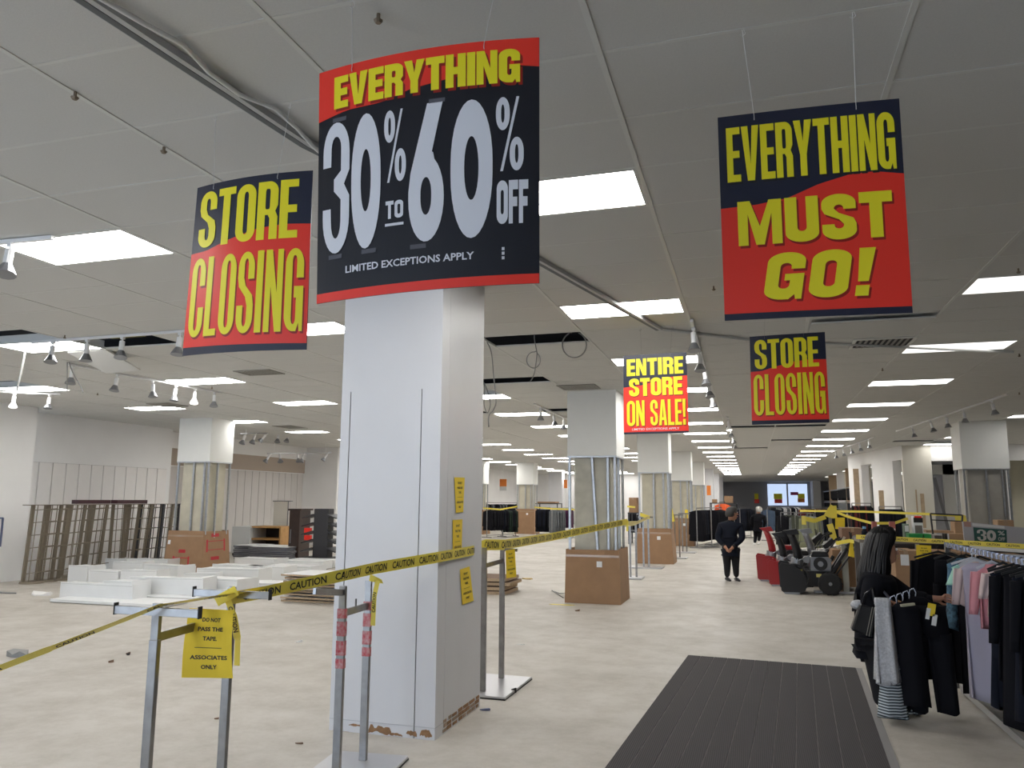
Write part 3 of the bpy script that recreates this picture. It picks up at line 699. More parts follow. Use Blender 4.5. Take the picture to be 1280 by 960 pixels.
for k in range(3): sg.word('I', (.853, .098+.018*k, .864, .110+.018*k), 1, 1, 1, mat=lily_m)
for a, b in ((.115, .765), (.58, .768), (.50, .175), (.10, .180), (.27, .182)):
    sg.word('I', (a-.035, b-.008, a+.035, b+.010), 1, 1, 1, mat=M('clear_tape', (.12, .12, .14), .15))
def store_closing(label, tl, tr, br, bl, y, bulge, hooks):
    s = Sign(label, tl, tr, br, bl, y, bulge, navy_m, hooks)
    s.field(lambda x: .045-.01*x, wave([(0, .595), (.15, .60), (.35, .645), (.6, .69), (.8, .702), (1, .696)]), red_m)
    s.word('STORE', (.060, .620, .905, .955), .5, .195, .13, .045, shadow=None)
    s.word('CLOSING', (.035, .100, .965, .560), .5, .19, .085, .07, shadow=shade_m)
    return s
store_closing('hanging STORE CLOSING sign left of the largest sign', (247, 235), (391, 213), (383, 437), (228, 445), 3.2, .035, [(.18, -2.61, 3.2, None), (.74, -2.16, 3.2, None)])
store_closing('smaller-looking hanging STORE CLOSING sign below the EVERYTHING MUST GO sign', (937, 421), (1031, 415), (1037, 528), (940, 531), 7.64, .01, [(.2, Y(957, 380, 7.64).x, 7.64, None), (.72, Y(1012, 380, 7.64).x, 7.64, None)])
s = Sign('hanging EVERYTHING MUST GO! sign over the aisle on the right', (897, 147), (1124, 123), (1141, 391), (906, 401), 3.25, .008, navy_m, [(.21, .04, 3.2, None), (.77, Y(1070, 90, 3.2).x, 3.2, None)])
s.field(lambda x: .03, wave([(0, .54), (.2, .545), (.38, .565), (.55, .62), (.72, .655), (.85, .66), (1, .64)]), red_m)
s.word('EVERYTHING', (.045, .665, .965, .938), .42, .165, .13, .035, shadow=ink_m)
s.word('MUST', (.095, .350, .930, .565), .62, .225, .24, .06, shadow=shade_m)
s.word('GO!', (.24, .085, .81, .305), .62, .22, .23, .10, shadow=shade_m, shear=.08)
s = Sign('hanging ENTIRE STORE ON SALE! sign in front of the stripped columns', (779, 445), (858, 440), (861, 541), (780, 543), 8.92, .01, navy_m, [(.3, Y(800, 400, 8.92).x, 8.92, None), (.75, Y(840, 400, 8.92).x, 8.92, None)])
s.field(lambda x: .025, wave([(0, .59), (.3, .61), (.7, .695), (1, .71)]), red_m)
s.word('ENTIRE', (.055, .735, .945, .950), .5, .19, .2, .05); s.word('STORE', (.09, .475, .925, .700), .5, .19, .2, .05, shadow=shade_m)
s.word('ON', (.05, .10, .33, .420), .5, .18, .12, .06, shadow=shade_m); s.word('SALE!', (.42, .10, .965, .420), .5, .18, .12, .06, shadow=shade_m)
s.small('LIMITED EXCEPTIONS APPLY', .13, .045, .86, .072, lily_m, .01)
a = Y(629, 606, 46); t = thing('hanging_sign', 'tiny distant hanging sign over the far left clothes racks', 'sign', a)
MB().box(a.x-.22, a.x+.22, 45.98, 46, a.z-.1, a.z+.35).build('sign_board', orange_m, t); MB().box(a.x-.22, a.x+.22, 45.98, 46, a.z-.35, a.z-.1).build('sign_foot', greyp_m, t)
MB().bar((a.x, 46, a.z+.35), (a.x, 46, CZ), .02).build('wire_hanger', wire_w, t)
# ------------------------------------------------------------------ ceiling hardware
def up_z(z): return Vector((0, 0, z))
t = thing('curtain_track', 'long grey track running diagonally across the ceiling past the largest sign', 'ceiling track', (-2, 4, CZ))
pl = [(-2.52, 1.6), (-2.30, 3.6), (-1.60, 6.05), (-.93, 8.95)]
dm = MB(); rm = MB(); cm_ = MB()
for (xa_, ya_), (xb_, yb_) in zip(pl, pl[1:]):
    dm.bar((xa_-.03, ya_, CZ-.02), (xb_-.03, yb_, CZ-.02), .035, .03); rm.bar((xa_+.012, ya_, CZ-.02), (xb_+.012, yb_, CZ-.02), .03, .036)
    rm.bar((xa_-.055, ya_, CZ-.016), (xb_-.055, yb_, CZ-.016), .012, .024)
dm.build('track_slot', M('slot_dark', (.10, .11, .12), .5), t); rm.build('track_rail', M('track_grey', (.45, .46, .47), .4, .3), t)
cb = [Vector((a+.07+.03*math.sin(i*1.7), b, CZ-.03-.012*math.sin(i*2.1))) for i, (a, b) in enumerate([(-2.5+.19*j/10*1.0, 1.6+2.0*j/10) for j in range(11)])]
cb += [cb[-1]+Vector((.03, .12, -.03)), cb[-1]+Vector((.0, .22, .01))]
cm_.tube(cb, .012, 8).build('white_cable', wire_w, t, smooth=True)
t = tag(MB().tube([(-.93, 8.95, CZ-.02), (.05, 9.85, CZ-.02), (3.4, 11.6, CZ-.02)], .018, 6).build('conduit', M('conduit_white', (.6, .6, .58), .5)), 'thin white conduit on the ceiling behind the right-hand signs', 'conduit')
def spot(p, tilt=(0, 0), on=False, parent=None, s=1.0):
    """one spotlight hanging from a track: adapter, lamp body, flared head"""
    p = Vector(p); a = MB(); a.box(p.x-.02, p.x+.02, p.y-.02, p.y+.02, p.z-.03, p.z)
    q = p+Vector((tilt[0]*.06, tilt[1]*.06, -.06)); a.tube([p-up_z(.02), q], .009, 6).build('adapter', white_m, parent)
    d = Vector((tilt[0], tilt[1], -1)).normalized()
    e1 = q+d*.13*s; e2 = q+d*.22*s
    MB().tube([q, e1], .032*s, 10).build('lamp_body', white_m, parent, smooth=False)
    h = MB().tube([e1, e1+d*.03, e2], [.036*s, .05*s, .078*s], 12).build('lamp_head', steel_m if not on else white_m, parent)
    if on: MB().tube([e2-d*.002, e2+d*.004], .07*s, 12).build('lamp_lens', spot_m, parent)
def track(name, lab, a, b, heads, on=(), tilt=(.1, -.15)):
    a = Vector(a); b = Vector(b); t = thing(name, lab, 'track light', (a+b)/2, 'ceiling track lights')
    MB().bar(a, b, .035, .03).build('rail', white_m, t)
    for i, k in enumerate(heads):
        spot(a.lerp(b, k)-up_z(.015), (tilt[0]+random.uniform(-.1, .1), tilt[1]+random.uniform(-.1, .1)), i in on, t)
    return t
zc = CZ-.02
def Fz(u, v): return F(u, v, zc)
track('track_light', 'white spotlight hanging from a short rail at the left edge near the big ceiling panel', F(-40, 307, zc), F(66, 297, zc), [.52], on=())
track('track_light', 'track of four spotlights in front of the open ceiling holes on the left', Fz(40, 428), Fz(232, 414), [.15, .38, .61, .97])
track('track_light', 'track of six spotlights receding below the open ceiling holes', Fz(84, 455), Fz(276, 491), [.03, .28, .50, .66, .80, .95], on=(4,))
track('track_light', 'short track with two lit spotlights at the left edge', Fz(-10, 489), Fz(75, 493), [.33, .85], on=(0,))
def pendant(name, lab, pts, us, z=3.45, big=1.2):
    a, b = pts; t = thing(name, lab, 'track light', (a+b)/2, 'ceiling track lights')
    MB().bar(a, b, .03, .03).build('rail', chromed_m, t)
    for k in (0.1, .9):
        q = a.lerp(b, k); MB().tube([q, Vector((q.x, q.y, CZ))], .008, 6).build('drop_rod', white_m, t)
    for k in us: spot(a.lerp(b, k), (random.uniform(-.8, .8), -.4), False, t, big)
pendant('track_light', 'hung rail of four small spotlights in front of the left panelled wall', (Y(106, 549, 16.5), Y(176, 553, 18)), [.08, .25, .78, .98])
pendant('track_light', 'hung dark rail of spotlights right of the left department column', (Y(300, 542, 19), Y(364, 541, 22.5)), [.1, .28, .5, .72, .95])
pendant('track_light', 'lower hung rail of spotlights left of the big white column', (Y(334, 567, 22), Y(414, 566, 25)), [.05, .18, .45, .55, .95])
pendant('track_light', 'small hung rail of spotlights at the far left edge', (Y(-8, 540, 13), Y(14, 540, 14)), [.4, .8])
track('track_light', 'track of spotlights beside the entire store on sale sign', (-.55, 8.6, zc), (-.62, 14.8, zc), [.05, .28, .5, .72, .95], on=())
track('track_light', 'track of spotlights farther down the left edge of the aisle ceiling', (-.45, 19.0, zc), (-.45, 27, zc), [.05, .3, .6, .9], on=(0,))
track('track_light', 'track of dark spotlights above the right stripped column', (4.6, 16.2, zc), (4.0, 24.0, zc), [.1, .3, .45, .6, .8], on=())
track('track_light', 'track of tiny spotlights over the side of the right partition wall', (3.7, 26, zc), (3.2, 33.5, zc), [.1, .3, .5, .7, .9])
track('track_light', 'track of spotlights at the right edge beside the stripped column', (6.6, 20.5, zc), (7.4, 21.5, zc), [.1, .5, .9])
track('track_light', 'short track of spotlights left of the second column top', Fz(668, 505), Fz(712, 525), [.15, .5, .8])
# vents
def vent(lab, a, b, slat=True, m=ventm):
    x0, x1 = sorted((a[0], b[0])); y0, y1 = sorted((a[1], b[1]))
    t = thing('ceiling_vent', lab, 'air vent', ((x0+x1)/2, (y0+y1)/2, CZ), 'ceiling vents')
    f_ = MB(); z0, z1 = CZ-.015, CZ-.003
    f_.box(x0, x1, y0, y0+.04, z0, z1).box(x0, x1, y1-.04, y1, z0, z1).box(x0, x0+.04, y0+.04, y1-.04, z0, z1).box(x1-.04, x1, y0+.04, y1-.04, z0, z1)
    f_.build('frame', soffit_m if slat == 2 else m, t)
    MB().box(x0+.04, x1-.04, y0+.04, y1-.04, CZ-.006, CZ-.003).build('backing', plenum_m if slat == 2 else m, t)
    k = 9
    for i in range(k):
        x = x0+.06+(x1-x0-.12)*(i+.5)/k; MB().bar((x, y0+.04, CZ-.010), (x, y1-.04, CZ-.010), .03, .004).build('slat', m, t)
vent('brown ceiling vent in front of the second column top', (-3.18, 13.1), (-2.5, 13.68))
vent('brown ceiling vent right of the left STORE CLOSING sign', (-7.75, 10.3), (-7.1, 10.75))
vent('grey ceiling vent in front of the left department column top', (-12.3, 13.5), (-11.7, 14.1))
vent('white framed ceiling vent with dark slats right of the small STORE CLOSING sign', (1.30, 10.25), (2.02, 10.85), 2)
vent('small grey ceiling vent left of the big white column', F(340, 532, CZ).xy[:], (F(352, 534, CZ).x+.6, F(352, 534, CZ).y+.4))
# partly dropped ceiling panels and dark slots
def lifted(lab, x0, x1, y0, y1, dz):
    t = tag(MB().hexa([(x0,y0,CZ-.004),(x1,y0,CZ-.004),(x1,y1,CZ+dz),(x0,y1,CZ+dz),(x0,y0,CZ+.012),(x1,y0,CZ+.012),(x1,y1,CZ+dz+.016),(x0,y1,CZ+dz+.016)]).build('loose_ceiling_tile', tile_m), lab, 'ceiling tile'); return t
t_ = lifted('loose ceiling tile hanging slightly down below the MUST GO sign', .72, 1.96, 9.0, 9.55, 0)
t_.location.z = -.045
t_ = tag(MB().hexa([(-8.95,8.30,CZ-.02),(-8.30,8.30,CZ-.01),(-8.25,8.9,CZ-.20),(-8.85,8.9,CZ-.22),(-8.95,8.30,CZ),(-8.30,8.30,CZ+.01),(-8.25,8.9,CZ-.18),(-8.85,8.9,CZ-.20)]).build('loose_ceiling_tile', tile_m), 'loose ceiling tile drooping beside the lit panel at the open holes on the left', 'ceiling tile')
tag(MB().box(-8.15, -7.6, 7.95, 8.25, CZ+.12, CZ+.20).build('insulation_batt', M('insulation', (.32, .30, .13), .95, noise=.4, nscale=20)), 'piece of yellowish insulation inside the open ceiling hole on the left', 'insulation')
# cables from the ceiling holes
def cable(lab, pts, r=.010):
    P = [Vector(p) for p in pts]; P.insert(0, Vector((P[0].x, P[0].y, CZ+.05))); out = []
    for i in range(len(P)-1):
        p0, p1, p2, p3 = P[max(i-1, 0)], P[i], P[i+1], P[min(i+2, len(P)-1)]
        for k in range(5):
            u = k/5; out.append(.5*((2*p1)+(-p0+p2)*u+(2*p0-5*p1+4*p2-p3)*u*u+(-p0+3*p1-3*p2+p3)*u**3))
    out.append(P[-1])
    return tag(MB().tube(out, r, 6).build('hanging_cable', cable_m, smooth=True), lab, 'cable')
def pxs(pts, y): return [Y(u, v, y) for u, v in pts]
def loop(u, v, ru, rv, y, a0, a1, n=10): return [Y(u+ru*math.cos(math.radians(a0+(a1-a0)*i/n)), v-rv*math.sin(math.radians(a0+(a1-a0)*i/n)), y) for i in range(n+1)]
cable('round loop of flexible cable at the right end of the nearest ceiling hole', pxs([(714, 413)], 9.2)+loop(718, 431, 15, 16, 9.2, 120, 430, 16), .009)
cable('small loop of cable under the middle of the nearest ceiling hole', pxs([(668, 424), (671, 440)], 9.2)+loop(667, 450, 8.5, 10, 9.2, 60, -300, 14)+pxs([(668, 466), (663, 477)], 9.2), .007)
cable('long cable hanging beside the big white column from the nearest ceiling hole', pxs([(607, 424), (614, 440), (617, 470), (620, 500), (617, 512), (611, 520), (611, 534)], 9.2), .007)
cable('thin cable forming a narrow loop beside the big white column', pxs([(603, 476), (606, 485), (605, 505), (609, 516), (613, 505), (609, 488), (605, 478)], 12.4), .008)
cable('cable hanging down from the second row of ceiling panels at left', pxs([(31, 443), (28, 458), (24, 475), (21, 489)], 8.0), .014)
cable('two-strand cable dropping below the holes at the left', pxs([(84, 450), (84, 470), (84, 489)], 9.0), .008)
cable('slack cable slanting from the left ceiling holes', pxs([(86, 452), (92, 468), (100, 482), (104, 491)], 9.0), .008)
# small sprinkler heads and ceiling hooks
for i, (u, v, lab) in enumerate([(94, 117, 'leftmost ceiling hook near the top of the frame'), (205, 185, 'ceiling hook left of the left STORE CLOSING sign'), (892, 359, 'sprinkler head left of the MUST GO sign'), (1273, 337, 'sprinkler head at the right edge above the ceiling panel'), (473, 68, 'dark sprinkler head above the largest sign'), (81, 420, 'sprinkler head beside the open holes at left'), (122, 492, 'sprinkler head below the receding track at left'), (1274, 443, 'sprinkler head right of the second right-hand panel'), (1274, 491, 'sprinkler head right of the third right-hand panel'), (265, 484, 'sprinkler head behind the receding track lights'), (1103, 461, 'tiny sprinkler head between the right-hand panels')]):
    p = F(u, v, CZ-.01) if i != 4 else Y(473, 68, 2.9)
    if i == 4: p = F(473, 20, CZ-.01)
    b = MB().tube([p+up_z(.01), p-up_z(.02)], .008, 6); b.tube([p-up_z(.02), p-up_z(.032)], [.020, .012], 8)
    tag(b.build('sprinkler_head' if i > 1 else 'ceiling_hook', M('old_brass', (.22, .17, .12), .5, .5)), lab, 'sprinkler' if i > 1 else 'hook')

# ------------------------------------------------------------------ T-bar garment racks in the foreground
def track_rack(lab, pA, pB, hA, hB, arm, armdir, redtape=False, plate=True, notch=True):
    pA = Vector(pA); pB = Vector(pB); t = thing('garment_rack', lab, 'clothes rack', (pA+pB)/2, 'empty chrome garment racks'); ad = Vector(armdir).normalized()
    for i, (p, h) in enumerate(((pA, hA), (pB, hB))):
        lo = MB().bar(p+up_z(.03), p+up_z(h-.17), .054, .030, up=ad.cross(up_z(1)))
        o = lo.build('post', chrome_m, t, bevel=.003)
        MB().bar(p+up_z(h-.17), p+up_z(h+.012), .044, .024, up=ad.cross(up_z(1))).build('inner_post', chrome_m, o)
        n_ = ad.cross(up_z(1)); 
        MB().bar(p+up_z(h-.03)+ad*.012-n_*.02, p+up_z(h-.15)+ad*.012-n_*.02, .004, .004).build('slot', ink_m, o)
        if notch: MB().tube([p+up_z(.75)-n_*.015, p+up_z(.75)-n_*.028], .011, 8).build('lock_button', chromed_m, o)
        if arm:
            ar = MB().bar(p-ad*arm*.5+up_z(h-.03), p+ad*arm*.5+up_z(h-.03), .025, .042).build('arm', chrome_m, t, bevel=.002)
            for sgn in (-1, 1):
                MB().bar(p+ad*sgn*arm*.5+up_z(h-.055), p+ad*sgn*arm*.5+up_z(h+.006), .030, .006, up=ad).build('arm_end', ink_m, ar)
        if redtape:
            rb = MB(); rnd = random.Random(i)
            for z0, z1 in ((h-.19, h-.13), (h-.30, h-.21), (h-.42, h-.33), (h-.50, h-.44)): rb.bar(p+up_z(z0), p+up_z(z1), .0565, .033, up=ad.cross(up_z(1)))
            rb.build('red_tape_wrap', M('red_tape', (.55, .06, .08), .25, noise=.45, nscale=40, col2=(.6, .35, .35)), o)
    MB().bar(pA+up_z(hA-.16), pB+up_z(hB-.16), .02, .045).build('crossbar', chrome_m, t)
    if plate:
        c = (pA+pB)/2; d = (pB-pA).normalized(); n_ = Vector((-d.y, d.x, 0)); L_ = (pB-pA).length/2+.16; W_ = .27
        P = [c+d*a*L_+n_*b*W_ for a, b in ((-1,-1),(1,-1),(1,1),(-1,1))]
        MB().hexa([p+up_z(.004) for p in P]+[p+up_z(.03) for p in P]).build('base_plate', M('base_plate_steel', (.55, .55, .57), .35, .7), t, bevel=.004)
        MB().hexa([c+(p-c)*1.012+up_z(.001) for p in P]+[c+(p-c)*1.012+up_z(.012) for p in P]).build('base_edge', ink_m, t)
    return t
A1 = Y(197, 757, 3.45); B1 = Y(290, 736, 4.05)
track_rack('empty chrome rack with two T-bars, nearest the camera, carrying the yellow notice', (A1.x, A1.y, 0), (B1.x, B1.y, 0), A1.z, B1.z, .52, (1, .02, 0))
A2 = Y(429, 735, 4.65); B2 = Y(461, 728, 5.1)
r2 = track_rack('chrome rack wrapped in red tape in front of the big white column', (A2.x, A2.y, 0), (B2.x, B2.y, 0), A2.z, B2.z, 0, (1, 0, 0), True)
MB().bar(Vector((A2.x, A2.y, A2.z-.03)), Y(393, 739, 4.2), .022, .04).build('arm', chrome_m, r2, bevel=.002)
MB().tube([(A2+B2)/2-up_z(.16), (A2+B2)/2-up_z(.09)], .006, 6).build('peg', chromed_m, r2)
A3 = Y(603, 686, 7.2); B3 = Y(628, 681, 7.75)
r3 = track_rack('chrome rack on a flat base just behind the big white column', (A3.x+.02, A3.y, 0), (B3.x, B3.y, 0), A3.z, B3.z, 0, (1, 0, 0), False)
MB().bar(B3-up_z(.05), B3-up_z(.05)+Vector((.16, 0, 0)), .02, .03).build('arm', chromed_m, r3)
MB().bar(B3+Vector((-.3, 0, .02)), B3+Vector((0, 0, .02)), .02, .03).build('arm', chrome_m, r3)
# tape posts by the far columns
for (u, v, y, hh, lab, w_) in [(792, 718, 18.6, 1.28, 'chrome stand on a small base just right of the second column carton', .22), (808, 706, 21.6, 1.35, 'double-post chrome stand in front of the third column carton', .45), (847, 694, 25.5, 1.35, 'chrome stand right of the third column carton', .3), (856, 688, 28.3, 1.35, 'chrome stand farther right before the fourth column carton', .38)]:
    p = Vector((Y(u, v, y).x, y, 0)); t = thing('tape_stand', lab, 'stand', p, 'chrome stands holding the tape')
    for dx in (-.07, .07): MB().bar(p+Vector((dx, 0, .03)), p+Vector((dx, 0, hh)), .045, .03).build('post', chrome_m, t)
    MB().box(p.x-w_, p.x+w_, p.y-.3, p.y+.3, .003, .035).build('base_plate', MATS['base_plate_steel'], t, bevel=.005)
    MB().bar(p+Vector((-.2, 0, hh)), p+Vector((.2, 0, hh)), .03, .04).build('arm', chromed_m, t)

# ------------------------------------------------------------------ yellow caution tape
def ribbon(lab, pts, w_=.075, tilt=0., sag=.0, text=True, n=24, words=('CAUTION',), tz=0, step=.30, textscale=.6, side=1, grp='caution tape stretches'):
    """pts: list of (point, roll) ; a thin band whose width direction is nearly vertical"""
    P = [Vector(p) for p, _ in pts]; R_ = [r for _, r in pts]
    L_ = [0]
    for a, b in zip(P, P[1:]): L_.append(L_[-1]+(b-a).length)
    T = L_[-1]
    def at(s):
        s = min(max(s, 0), T)
        for i in range(len(P)-1):
            if s <= L_[i+1] or i == len(P)-2:
                k = (s-L_[i])/(L_[i+1]-L_[i]+1e-9); p = P[i].lerp(P[i+1], k); seg = L_[i+1]-L_[i]
                p = p-up_z(sag*4*k*(1-k)*seg); return p, (P[i+1]-P[i]).normalized(), R_[i]*(1-k)+R_[i+1]*k
    def pos(s, b, off=0):
        p, d, r = at(s); nrm = d.cross(up_z(1)).normalized()
        wd = (nrm.cross(d).normalized()*math.cos(r)+nrm*math.sin(r)); nn = d.cross(wd).normalized()
        if nn.dot(Vector((0, 0, EYE))-p) < 0: nn = -nn
        return p+wd*(b*w_)+nn*off
    mb = MB(); N = max(n, min(400, int(T/.02))); a = [pos(T*i/N, -.5) for i in range(N+1)]+[pos(T*i/N, .5) for i in range(N+1)]
    c = [pos(T*i/N, -.5, -.0006) for i in range(N+1)]+[pos(T*i/N, .5, -.0006) for i in range(N+1)]
    m_ = N+1; fs = [(i, i+1, m_+i+1, m_+i) for i in range(N)]+[(2*m_+m_+i, 2*m_+m_+i+1, 2*m_+i+1, 2*m_+i) for i in range(N)]
    o = mb.add(a+c, fs).build('caution_tape', tape_m); tag(o, lab, 'tape', grp)
    if text:
        s = .08; i = 0; lr = random.Random(1); V, Fs, asp = TC.setdefault(('CAUTION', .02), text_polys('CAUTION', .02))
        _, d0, _ = at(T/2)
        flip = (d0.dot(CR) < 0)
        vs = []; fs = []; tw = w_*textscale*asp*.8
        while s+tw < T:
            base = len(vs)
            for (x, yv) in V: vs.append(pos(s+tw*(1-x if flip else x), (yv-.5)*textscale, .003))
            fs += [tuple(base+q for q in f) for f in Fs]; s += tw+step
        me = bpy.data.meshes.new('printed_lettering'); me.from_pydata([tuple(v) for v in vs], [], fs); me.materials.append(ink_m)
        q = bpy.data.objects.new('printed_lettering', me); COL.objects.link(q); q.parent = o; q['kind'] = 'stuff'
    return o
z1 = A1+Vector((0, 0, .02))
ribbon('yellow caution tape coming in from the left edge over the nearest rack', [(Y(-70, 862, 2.9), 1.05), (Y(60, 812, 3.1), 1.05), (Y(150, 777, 3.3), 1.15), (Y(200, 757, 3.4), 1.2), (Y(262, 747, 3.8), 1.2), (Y(329, 738, 4.2), 1.25)], .06, step=.25)
ribbon('caution tape from the nearest rack past the big white column', [(Y(288, 748, 4.0), .35), (Y(330, 740.5, 4.2), .35), (Y(388, 728, 4.45), .3), (Y(429, 719, 4.62), .25), (Y(470, 710, 5.0), .15), (Y(545, 697, 5.66), 0), (X(592, 688, cx1+.012), 0), (Y(601, 686, 7.15), 0)], .082, step=.06, textscale=.62)
ribbon('caution tape from the rack behind the big column to the second column', [(Y(598, 688, 7.2), .1), (Y(606, 681, 7.25), 0), (Y(630, 681, 7.7), .1), (Y(690, 671, 10), .1), (Y(784, 652, 13.85), .1)], .105, step=.07, textscale=.65)
ribbon('caution tape running from the second column to the double-post stand', [(Y(782, 655, 13.8), .4), (Y(795, 654, 16), .5), (Y(812, 646, 21.4), .4)], .10, text=False)
ribbon('short tangled tape end on the double-post stand', [(Y(800, 643, 21.4), .3), (Y(812, 647, 21.3), .2)], .10, text=False)
ribbon('caution tape across the far clothes racks left of the distant carton', [(Y(604, 635, 35), .2), (Y(625, 637, 35), .1), (Y(647, 633, 36), .1)], .065, text=False)
ribbon('caution tape across the far clothes racks right of the distant carton', [(Y(668, 634, 35.5), .1), (Y(690, 636, 34), .1), (Y(722, 637, 33), .1)], .065, text=False)
ribbon('caution tape crossing right of the second column in the distance', [(Y(784, 633, 30), .1), (Y(794, 634, 30), .1)], .065, text=False)
ribbon('loose tape strip hanging down the post of the nearest rack', [(Y(282, 742, 3.98), .2), (Y(292, 770, 3.99), .3), (Y(297, 800, 4.0), .2), (Y(296, 832, 4.0), .2)], .045, step=.04, textscale=.7)
ribbon('loose tape tail hanging from the red-taped rack', [(Y(472, 726, 5.0), .2), (Y(468, 745, 5.0), .3), (Y(466, 782, 5.0), .2)], .04, step=.04, textscale=.7)
ribbon('knot of tape over the top of the red-taped rack', [(Y(462, 722, 5.0), .2), (Y(478, 727, 5.0), .9)], .05, text=False)
ribbon('yellow tape tied round the top of the nearest rack rear post', [(Y(270, 752, 3.95), .2), (Y(296, 738, 3.95), .2)], .06, step=.05)
ribbon('vertical yellow tape end on the second column stud', [(Y(784, 650, 13.82), .2), (Y(784, 664, 13.82), .2)], .04, text=False)
ribbon('tape between the far stands left of the aisle', [(Y(839, 636, 25), .1), (Y(842, 652, 25), .2)], .08, text=False)
# ------------------------------------------------------------------ yellow notices
def notice(lab, quad, mat=note_m, text=('DO NOT', 'PASS THE', 'TAPE.', None, 'ASSOCIATES', 'ONLY'), bow=.0, bold=.03):
    BL, BR, TR, TL = [Vector(q) for q in quad]; n_ = (BR-BL).cross(TL-BL).normalized()
    if n_.dot(Vector((0, 0, EYE))-BL) < 0: n_ = -n_
    def P(a, b, o=0): return BL.lerp(BR, a).lerp(TL.lerp(TR, a), b)+n_*(o+bow*4*b*(1-b)-bow*.7*4*a*(1-a))
    t = thing('paper_notice', lab, 'notice', (TL+TR)/2, 'yellow paper notices')
    N = 8; mb = MB(); m_ = N+1
    vs = [P(i/N, j/N) for j in range(N+1) for i in range(N+1)]+[P(i/N, j/N, -.001) for j in range(N+1) for i in range(N+1)]
    fs = []; K = m_*m_
    for j in range(N):
        for i in range(N):
            a = j*m_+i; fs += [(a, a+1, a+m_+1, a+m_), (K+a+m_, K+a+m_+1, K+a+1, K+a)]
    mb.add(vs, fs).build('paper', mat, t)
    if text:
        W_ = (BR-BL).length; H_ = (TL-BL).length
        for i, l in enumerate(text):
            yv = .84-.137*i; wd = {'DO NOT': .40, 'PASS THE': .54, 'TAPE.': .30, 'ASSOCIATES': .76, 'ONLY': .32}.get(l, .5)
            if l is None: mp = lambda a, b: P(.22+.56*a, yv-.0+.008*b, .0015); flat_mesh('rule_line', [([(0,0),(1,0),(1,1),(0,1)], [])], mp, ink_m, t); continue
            text_mesh('lettering', l, lambda a, b, wd=wd, yv=yv: P(.52-wd/2+wd*a, yv-.03+.062*b, .0015), ink_m, t, bold)
    return t
ny = 3.72
notice('yellow DO NOT PASS THE TAPE notice hanging on the nearest rack', [Y(227, 847, ny-.02), Y(291, 848, ny), Y(292, 763, ny+.03), Y(237, 760, ny+.03)], bow=.015)
xs = cx1+.006
notice('highest yellow notice taped on the side of the big white column', [X(570, 641, xs), X(579, 640, xs), X(581, 597, xs), X(568, 596.5, xs)])
notice('middle yellow notice on the side of the big white column above the tape', [X(566, 699, xs), X(577, 697, xs), X(578, 649, xs), X(566, 650, xs)])
notice('tilted yellow notice on the side of the big white column below the tape', [X(578, 756, xs), X(592, 751, xs), X(587, 708, xs), X(575, 712, xs)])
notice('yellow notice hanging on the rack just behind the big white column', [Y(633, 723, 7.6), Y(645.5, 721, 7.6), Y(643.5, 686, 7.6), Y(632, 688, 7.6)])
notice('yellow notice on cartons behind the black-haired woman', [Y(1146, 705, 13.78), Y(1165, 706, 13.78), Y(1164, 682, 13.78), Y(1145, 681, 13.78)])
notice('yellow notice on the taped stand beside the snow blowers', [Y(1044, 661, 20), Y(1056, 662, 20), Y(1056, 647, 20), Y(1044, 647, 20)], text=None)
notice('wedge-shaped yellow notice hanging near the carton behind the snow blower', [Y(1060, 695, 16.5), Y(1068, 697, 16.5), Y(1066, 675, 16.5), Y(1063, 675, 16.5)], text=None)
notice('small yellow notice taped beside the fourth column', [Y(856, 648, 30), Y(860, 648, 30), Y(860, 637, 30), Y(856, 637, 30)], text=None)
# ------------------------------------------------------------------ floor mat
mt = thing('entrance_mat', 'dark ribbed entrance mat laid in strips along the aisle floor', 'mat', (0, 7.5, 0))
FL_ = F(757, 960); BL_ = F(860, 820); BR_ = F(1070, 836); FR_ = F(1113, 960)
dl = (BL_-FL_).normalized(); dr = (BR_-FR_).normalized(); n0 = BL_-dl*7.5; n1 = BR_-dr*7.1
NS = 12
for i in range(NS):
    a0, a1 = i/NS, (i+1)/NS; g = .0035/1.8
    P = [n0.lerp(n1, a0+g), n0.lerp(n1, a1-g), BL_.lerp(BR_, a1-g), BL_.lerp(BR_, a0+g)]
    b = MB().hexa([p+up_z(.002) for p in P]+[p+up_z(.012) for p in P]).build('mat_strip', matrib_m, mt)
P = [n0, n1, BR_, BL_]
MB().hexa([p+up_z(.001) for p in P]+[p+up_z(.008) for p in P]).build('mat_backing', M('mat_seam', (.17, .15, .15), .9), mt)
sd = (BR_-BL_).normalized()
MB().hexa([q+up_z(z) for z in (.001, .010) for q in (n1, n1+sd*.06, BR_+sd*.06, BR_)]).build('edge_trim', M('mat_edge', (.22, .21, .21), .6), mt)
